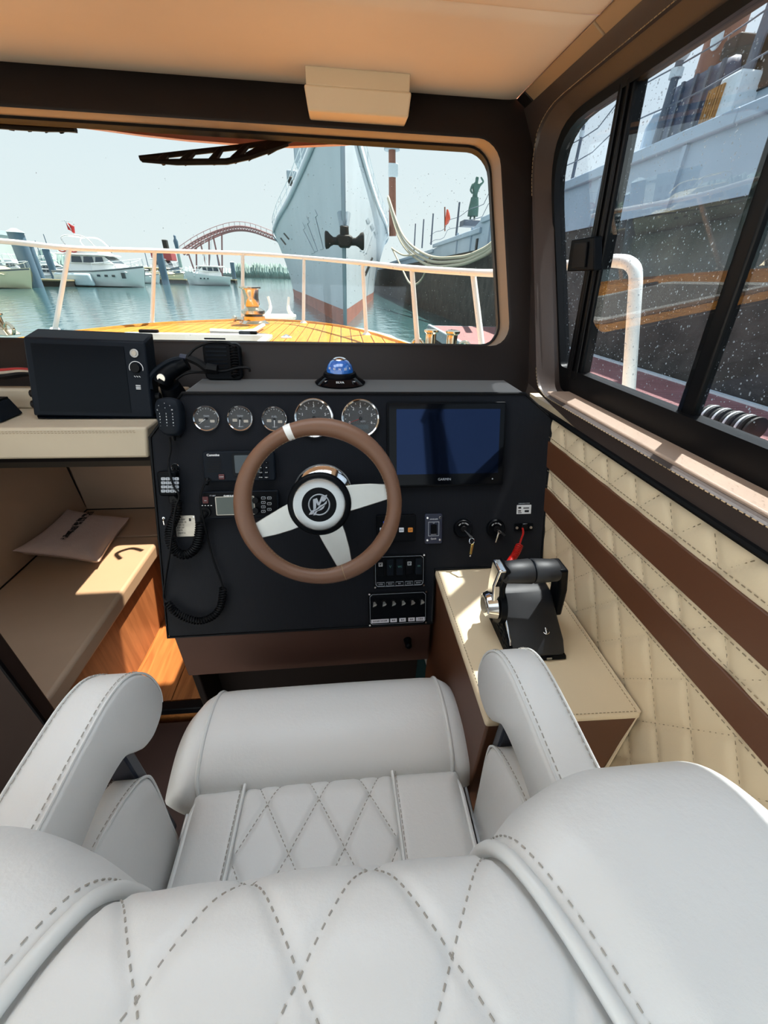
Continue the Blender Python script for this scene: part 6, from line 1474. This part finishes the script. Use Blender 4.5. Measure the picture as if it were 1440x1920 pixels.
g, Pp, H = yacht(126, 274, 430, 78, 1, 'large white flybridge yacht with red flag across the water', beam=7.5); MAIN, MH = g, H; ML = 2*abs(Pp(1, 0, 0)[0])
mb = MB(); mb.cyl(Pp(.27, 0, .88), Pp(.20, 0, 1.12), .010*H, None, 6); mb.cyl(Pp(.15, 0, 1.11), Pp(.30, 0, 1.10), .006*H, None, 6); mb.build('flagstaff', 'rail_white', g, local=True)
mb = MB(); mb.grid(lambda u, v: (Pp(.205+.09*u*(1-.2*v), .04*math.sin(6*u), 1.09-.12*v-.06*u)), 8, 5); mb.build('ensign', 'flag_red', g, local=True, solid=.03, smooth=180)
for u in (.20, .33): mb = MB(); mb.tube([Pp(u+.042*math.cos(a), -.43, .63+.045*math.sin(a)) for a in [2*PI*i/16 for i in range(16)]], .012*H, 6, True); mb.build('life_ring', 'life_red', g, local=True)
mb = MB(); mb.hexa([Pp(.02, -.50, .02), Pp(.50, -.52, .02), Pp(.50, -.6, .02), Pp(.02, -.6, .02), Pp(.04, -.50, .24), Pp(.48, -.52, .24), Pp(.46, -.6, .22), Pp(.06, -.6, .22)]); mb.build('fender_cover', 'yacht_blue', g, local=True, bevel=.2)
g, Pp, H = yacht(-150, 62, 436, 62, 1, 'cream motor yacht at the left edge of the windscreen', 'fly', 'yacht_cream', beam=7)
mb = MB(); mb.tube([Pp(.82+.028*math.cos(a), -.35, .50+.05*math.sin(a)) for a in [2*PI*i/16 for i in range(16)]], .014*H, 6, True); mb.build('life_ring', 'life_red', g, local=True)
g, Pp, H = yacht(350, 424, 470, 105, -1, 'white sport fisher with tall tuna tower outriggers in mid harbour', 'plain', beam=9, name='fishing_boat', yaw=R(-25))
mb = MB()
for s_ in (-1, 1): mb.cyl(Pp(.42, s_*.3, .55), Pp(.30, s_*.5, 1.35), .012*H, .006*H, 5); mb.cyl(Pp(.48, s_*.25, .55), Pp(.44, s_*.15, .95), .012*H, None, 5)
mb.box(Pp(.45, 0, .96), (H*.5, H*.5, H*.05)); mb.build('tuna_tower', 'rail_white', g, local=True)
yacht(262, 345, 480, 118, 1, 'cream day boat moored behind a blue piling', 'plain', 'yacht_cream', name='day_boat', beam=6)
yacht(225, 300, 484, 108, 1, 'dark-windowed white cruiser half hidden behind the large yacht bow', 'plain', 'yacht_white', beam=6)
yacht(78, 140, 486, 98, 1, 'small white cruiser between the blue pilings and the large yacht', 'plain', 'yacht_white', beam=5)
yacht(60, 120, 478, 125, -1, 'white cruiser furthest back behind the blue pilings', 'fly', 'yacht_white', beam=6)
g, Pp, H = yacht(292, 340, 452, 130, 1, 'red and navy tug with a dark funnel beyond the day boat', 'plain', 'piling_blue', name='tug_boat', beam=7)
bx('wheelhouse', 'tug_red', g, (0, 0, H*.62), (H*.55, H*.4, H*.18), local=True, bevel=.1); bx('funnel', 'rust_black', g, (H*.12, 0, H*.85), (H*.12, H*.14, H*.35), local=True, bevel=.1)
bx('hull_window', 'yacht_glass', MAIN, (MH*.75*0+ML*.33, -3.05, MH*.21), (ML*.045, .25, MH*.10), local=True)
for px0, px1, pyt, Y, lb in ((84, 132, 474, 112, 'white cruiser peeking out left of the large yacht stern'), (232, 268, 478, 135, 'small white cruiser seen over the large yacht bow'), (318, 356, 482, 140, 'far white cruiser between the tug and the sport fisher'), (20, 62, 470, 120, 'white cruiser beyond the cream yacht')):
    g, Pp, H = yacht(px0, px1, pyt, Y, 1, lb, 'fly' if Y < 130 else 'plain', 'yacht_white', beam=5)
for i, (px_, pyt, Y, lb) in enumerate(((107, 440, 150, 'slender sailing mast left of the red flag'), (88, 452, 160, 'slender sailing mast behind the blue pilings'), (220, 462, 165, 'slender sailing mast above the large yacht'), (281, 466, 160, 'short sailing mast left of the tug'), (412, 470, 170, 'slender sailing mast behind the sport fisher'))):
    b = at(px_, 512, y=Y); t = at(px_, pyt, y=Y); g = thing('sailing_yacht', lb.replace('sailing mast', 'sailing yacht mast'), 'boat', (b.x, Y, WZ))
    mb = MB(); mb.cyl((b.x, Y, WZ+1), (b.x, Y, t.z), .16, .1, 6); mb.build('mast', 'piling_blue', g); mb = MB(); mb.loft([[(b.x+u*5, Y+w*s_, z) for s_, z in ((-1.2, WZ+1.3), (-.8, WZ-.1), (.8, WZ-.1), (1.2, WZ+1.3))] for u, w in ((-1, .7), (-.3, 1), (.5, .8), (1, .05))]); mb.build('hull', 'yacht_white', g); mb = MB(); mb.cyl((b.x-3.5, Y, WZ+2.6), (b.x, Y, WZ+2.7), .25, None, 6); mb.build('boom', 'yacht_blue', g)
# boats further to port, mirrored in the side window
yacht(-560, -230, 440, 40, 1, 'white motor yacht with dark portholes further to port', 'fly', 'yacht_white', beam=6)
# pontoons, pilings
def piling(pxb, pyb, pyt, label, r_px=9, Y=None):
    b = at(pxb, pyb, z=WZ) if Y is None else Vector((at(pxb, pyb, y=Y).x, Y, WZ)); zt_ = at(pxb-(0.36 if pxb < 200 else .15)*(pyb-pyt), pyt, y=b.y).z; r_ = r_px/720*b.y*1.15
    g = thing('mooring_piling', label, 'piling', (b.x, b.y, WZ), group='blue mooring pilings'); mb = MB(); mb.cyl((0, 0, -.6), (0, 0, zt_-WZ), r_, None, 14); mb.build('pile', 'piling_blue', g, local=True)
    mb = MB(); mb.cyl((0, 0, zt_-WZ), (0, 0, zt_-WZ+r_*.5), r_*1.2, r_*.3, 14); mb.build('pile_cap', 'yacht_blue', g, local=True)
piling(66, 534, 436, 'thickest blue piling at the left of the harbour', 8.5, 66); piling(76, 524, 458, 'blue piling right behind the thickest one', 5.5, 84); piling(101, 512, 467, 'slim blue piling left of the large yacht', 4, 96); piling(310, 526, 472, 'blue piling just right of the second stanchion', 4.5, 100); piling(439, 520, 492, 'short dark piling at the pontoon end', 2.6, 140)
def pontoon(px0, px1, Y, label, w_=3):
    a, b = at(px0, 520, y=Y), at(px1, 520, y=Y); g = thing('pontoon', label, 'pontoon', ((a.x+b.x)/2, Y, WZ-.1)); bx('deck', 'pontoon_wood', g, ((a.x+b.x)/2, Y, WZ+.85), (abs(b.x-a.x), w_, .2)); bx('float', 'rust_black', g, ((a.x+b.x)/2, Y, WZ+.4), (abs(b.x-a.x)*.98, w_*.9, .8))
pontoon(64, 128, 72, 'wooden pontoon finger by the thick piling'); pontoon(300, 352, 112, 'pontoon finger in front of the day boat'); pontoon(424, 442, 138, 'pontoon end right of the sport fisher')
# far shore: tree belts and buildings
def belt(px0, px1, py0, amp, Y, label, m_, seed):
    rg = random.Random(seed); n = 160; a, b = at(px0, 500, y=Y), at(px1, 500, y=Y); top = at((px0+px1)/2, py0, y=Y).z; g = MB(); xs_ = [a.x+(b.x-a.x)*i/n for i in range(n+1)]
    hs_ = [top*(1+amp*(rg.random()-.5)) for _ in xs_]; hs_[0] = hs_[-1] = 1
    rings = [[(x_, Y, WZ-.5), (x_, Y-3, WZ+h*.5), (x_, Y, h), (x_, Y+14, h*.8), (x_, Y+18, WZ-.5)] for x_, h in zip(xs_, hs_)]
    g.loft(rings, True, True); return tag(g.build('tree_belt', m_, None, smooth=0), label, 'trees', kind='stuff')
belt(440, 585, 499, .7, 420, 'hazy green tree belt on the far shore beside the warship', 'hazed_green', 1); belt(-300, 180, 472, .8, 330, 'hazy palms and trees behind the marina', 'hazed_green', 2); belt(150, 460, 500, .5, 520, 'faint grey-green shoreline behind the marina', 'hazed_grey', 3)
def block(px0, px1, pyt, Y, label):
    a, b = at(px0, 500, y=Y), at(px1, 500, y=Y); zt_ = at((px0+px1)/2, pyt, y=Y).z; g = thing('shore_building', label, 'building', ((a.x+b.x)/2, Y, WZ)); w_ = b.x-a.x
    bx('walls', 'hazed_grey', g, (0, 0, (zt_-WZ)/2), (w_, 12, zt_-WZ), local=True); bx('roof', 'yacht_blue', g, (0, 0, zt_-WZ+.6), (w_*1.04, 13, 1.2), local=True)
    for i in range(5):
        for j in range(2): bx('window', 'yacht_glass', g, (w_*(-.38+.19*i), -6.05, (zt_-WZ)*(.45+.28*j)), (w_*.10, .2, (zt_-WZ)*.14), local=True)
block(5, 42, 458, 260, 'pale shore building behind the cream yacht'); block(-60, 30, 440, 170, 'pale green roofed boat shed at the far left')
# arched footbridge
br = thing('arch_footbridge', 'reddish arched truss footbridge in the distance', 'bridge', (at(430, 500, y=300).x, 300, WZ))
arc = catmull([at(a, b, y=300) for a, b in ((338, 470), (365, 452), (395, 437), (425, 427), (450, 424), (475, 428), (500, 437), (530, 449), (570, 468))], 5)
lowr = catmull([at(a, b, y=300) for a, b in ((345, 478), (368, 460), (396, 445), (425, 434), (450, 431), (475, 435), (500, 444), (530, 456), (570, 475))], 5)
for P, nm in ((arc, 'upper_chord'), (lowr, 'lower_chord')):
    for dy in (0, 5): mb = MB(); mb.tube([p+Vector((0, dy, 0)) for p in P], .4, 5); mb.build(nm, 'bridge_red', br)
mb = MB()
for i in range(0, len(arc)-1): mb.cyl(arc[i], lowr[min(i+1, len(lowr)-1)], .22, None, 4); mb.cyl(arc[i], lowr[i], .22, None, 4)
mb.build('truss_web', 'bridge_red', br)
mb = MB()
for px_, py_ in ((352, 471), (376, 456), (400, 444)): q = at(px_+14, 505, y=302); q.z = WZ-.5; mb.cyl(at(px_, py_, y=302), q, .5, None, 5); mb.cyl(at(px_+16, py_-8, y=302), q, .5, None, 5)
mb.build('raking_piers', 'bridge_red', br)
mb = MB()
for i in range(0, len(arc)-1, 2): mb.cyl(arc[i], arc[i]+Vector((0, 0, 2.2)), .12, None, 4)
mb.tube([p+Vector((0, 0, 2.2)) for p in arc], .15, 4); mb.build('handrail', 'bridge_red', br)
q = Vector((at(333, 470, y=240).x, 240, 0)); sg_ = thing('monument_column', 'tiny dark monument figure on a column beside the bridge', 'monument', (q.x, 240, WZ))
zt_ = at(333, 443, y=240).z; mb = MB(); mb.cyl((q.x, 240, WZ), (q.x, 240, zt_-5), .9, .7, 10); mb.build('column', 'hazed_green', sg_); mb = MB(); mb.lathe([(.7, 0), (.9, 2), (1.1, 4), (.5, 5.2), (.6, 6), (.2, 6.6)], 10, Matrix.Translation((q.x, 240, zt_-6))); mb.build('figure', 'piling_blue', sg_, smooth=60)
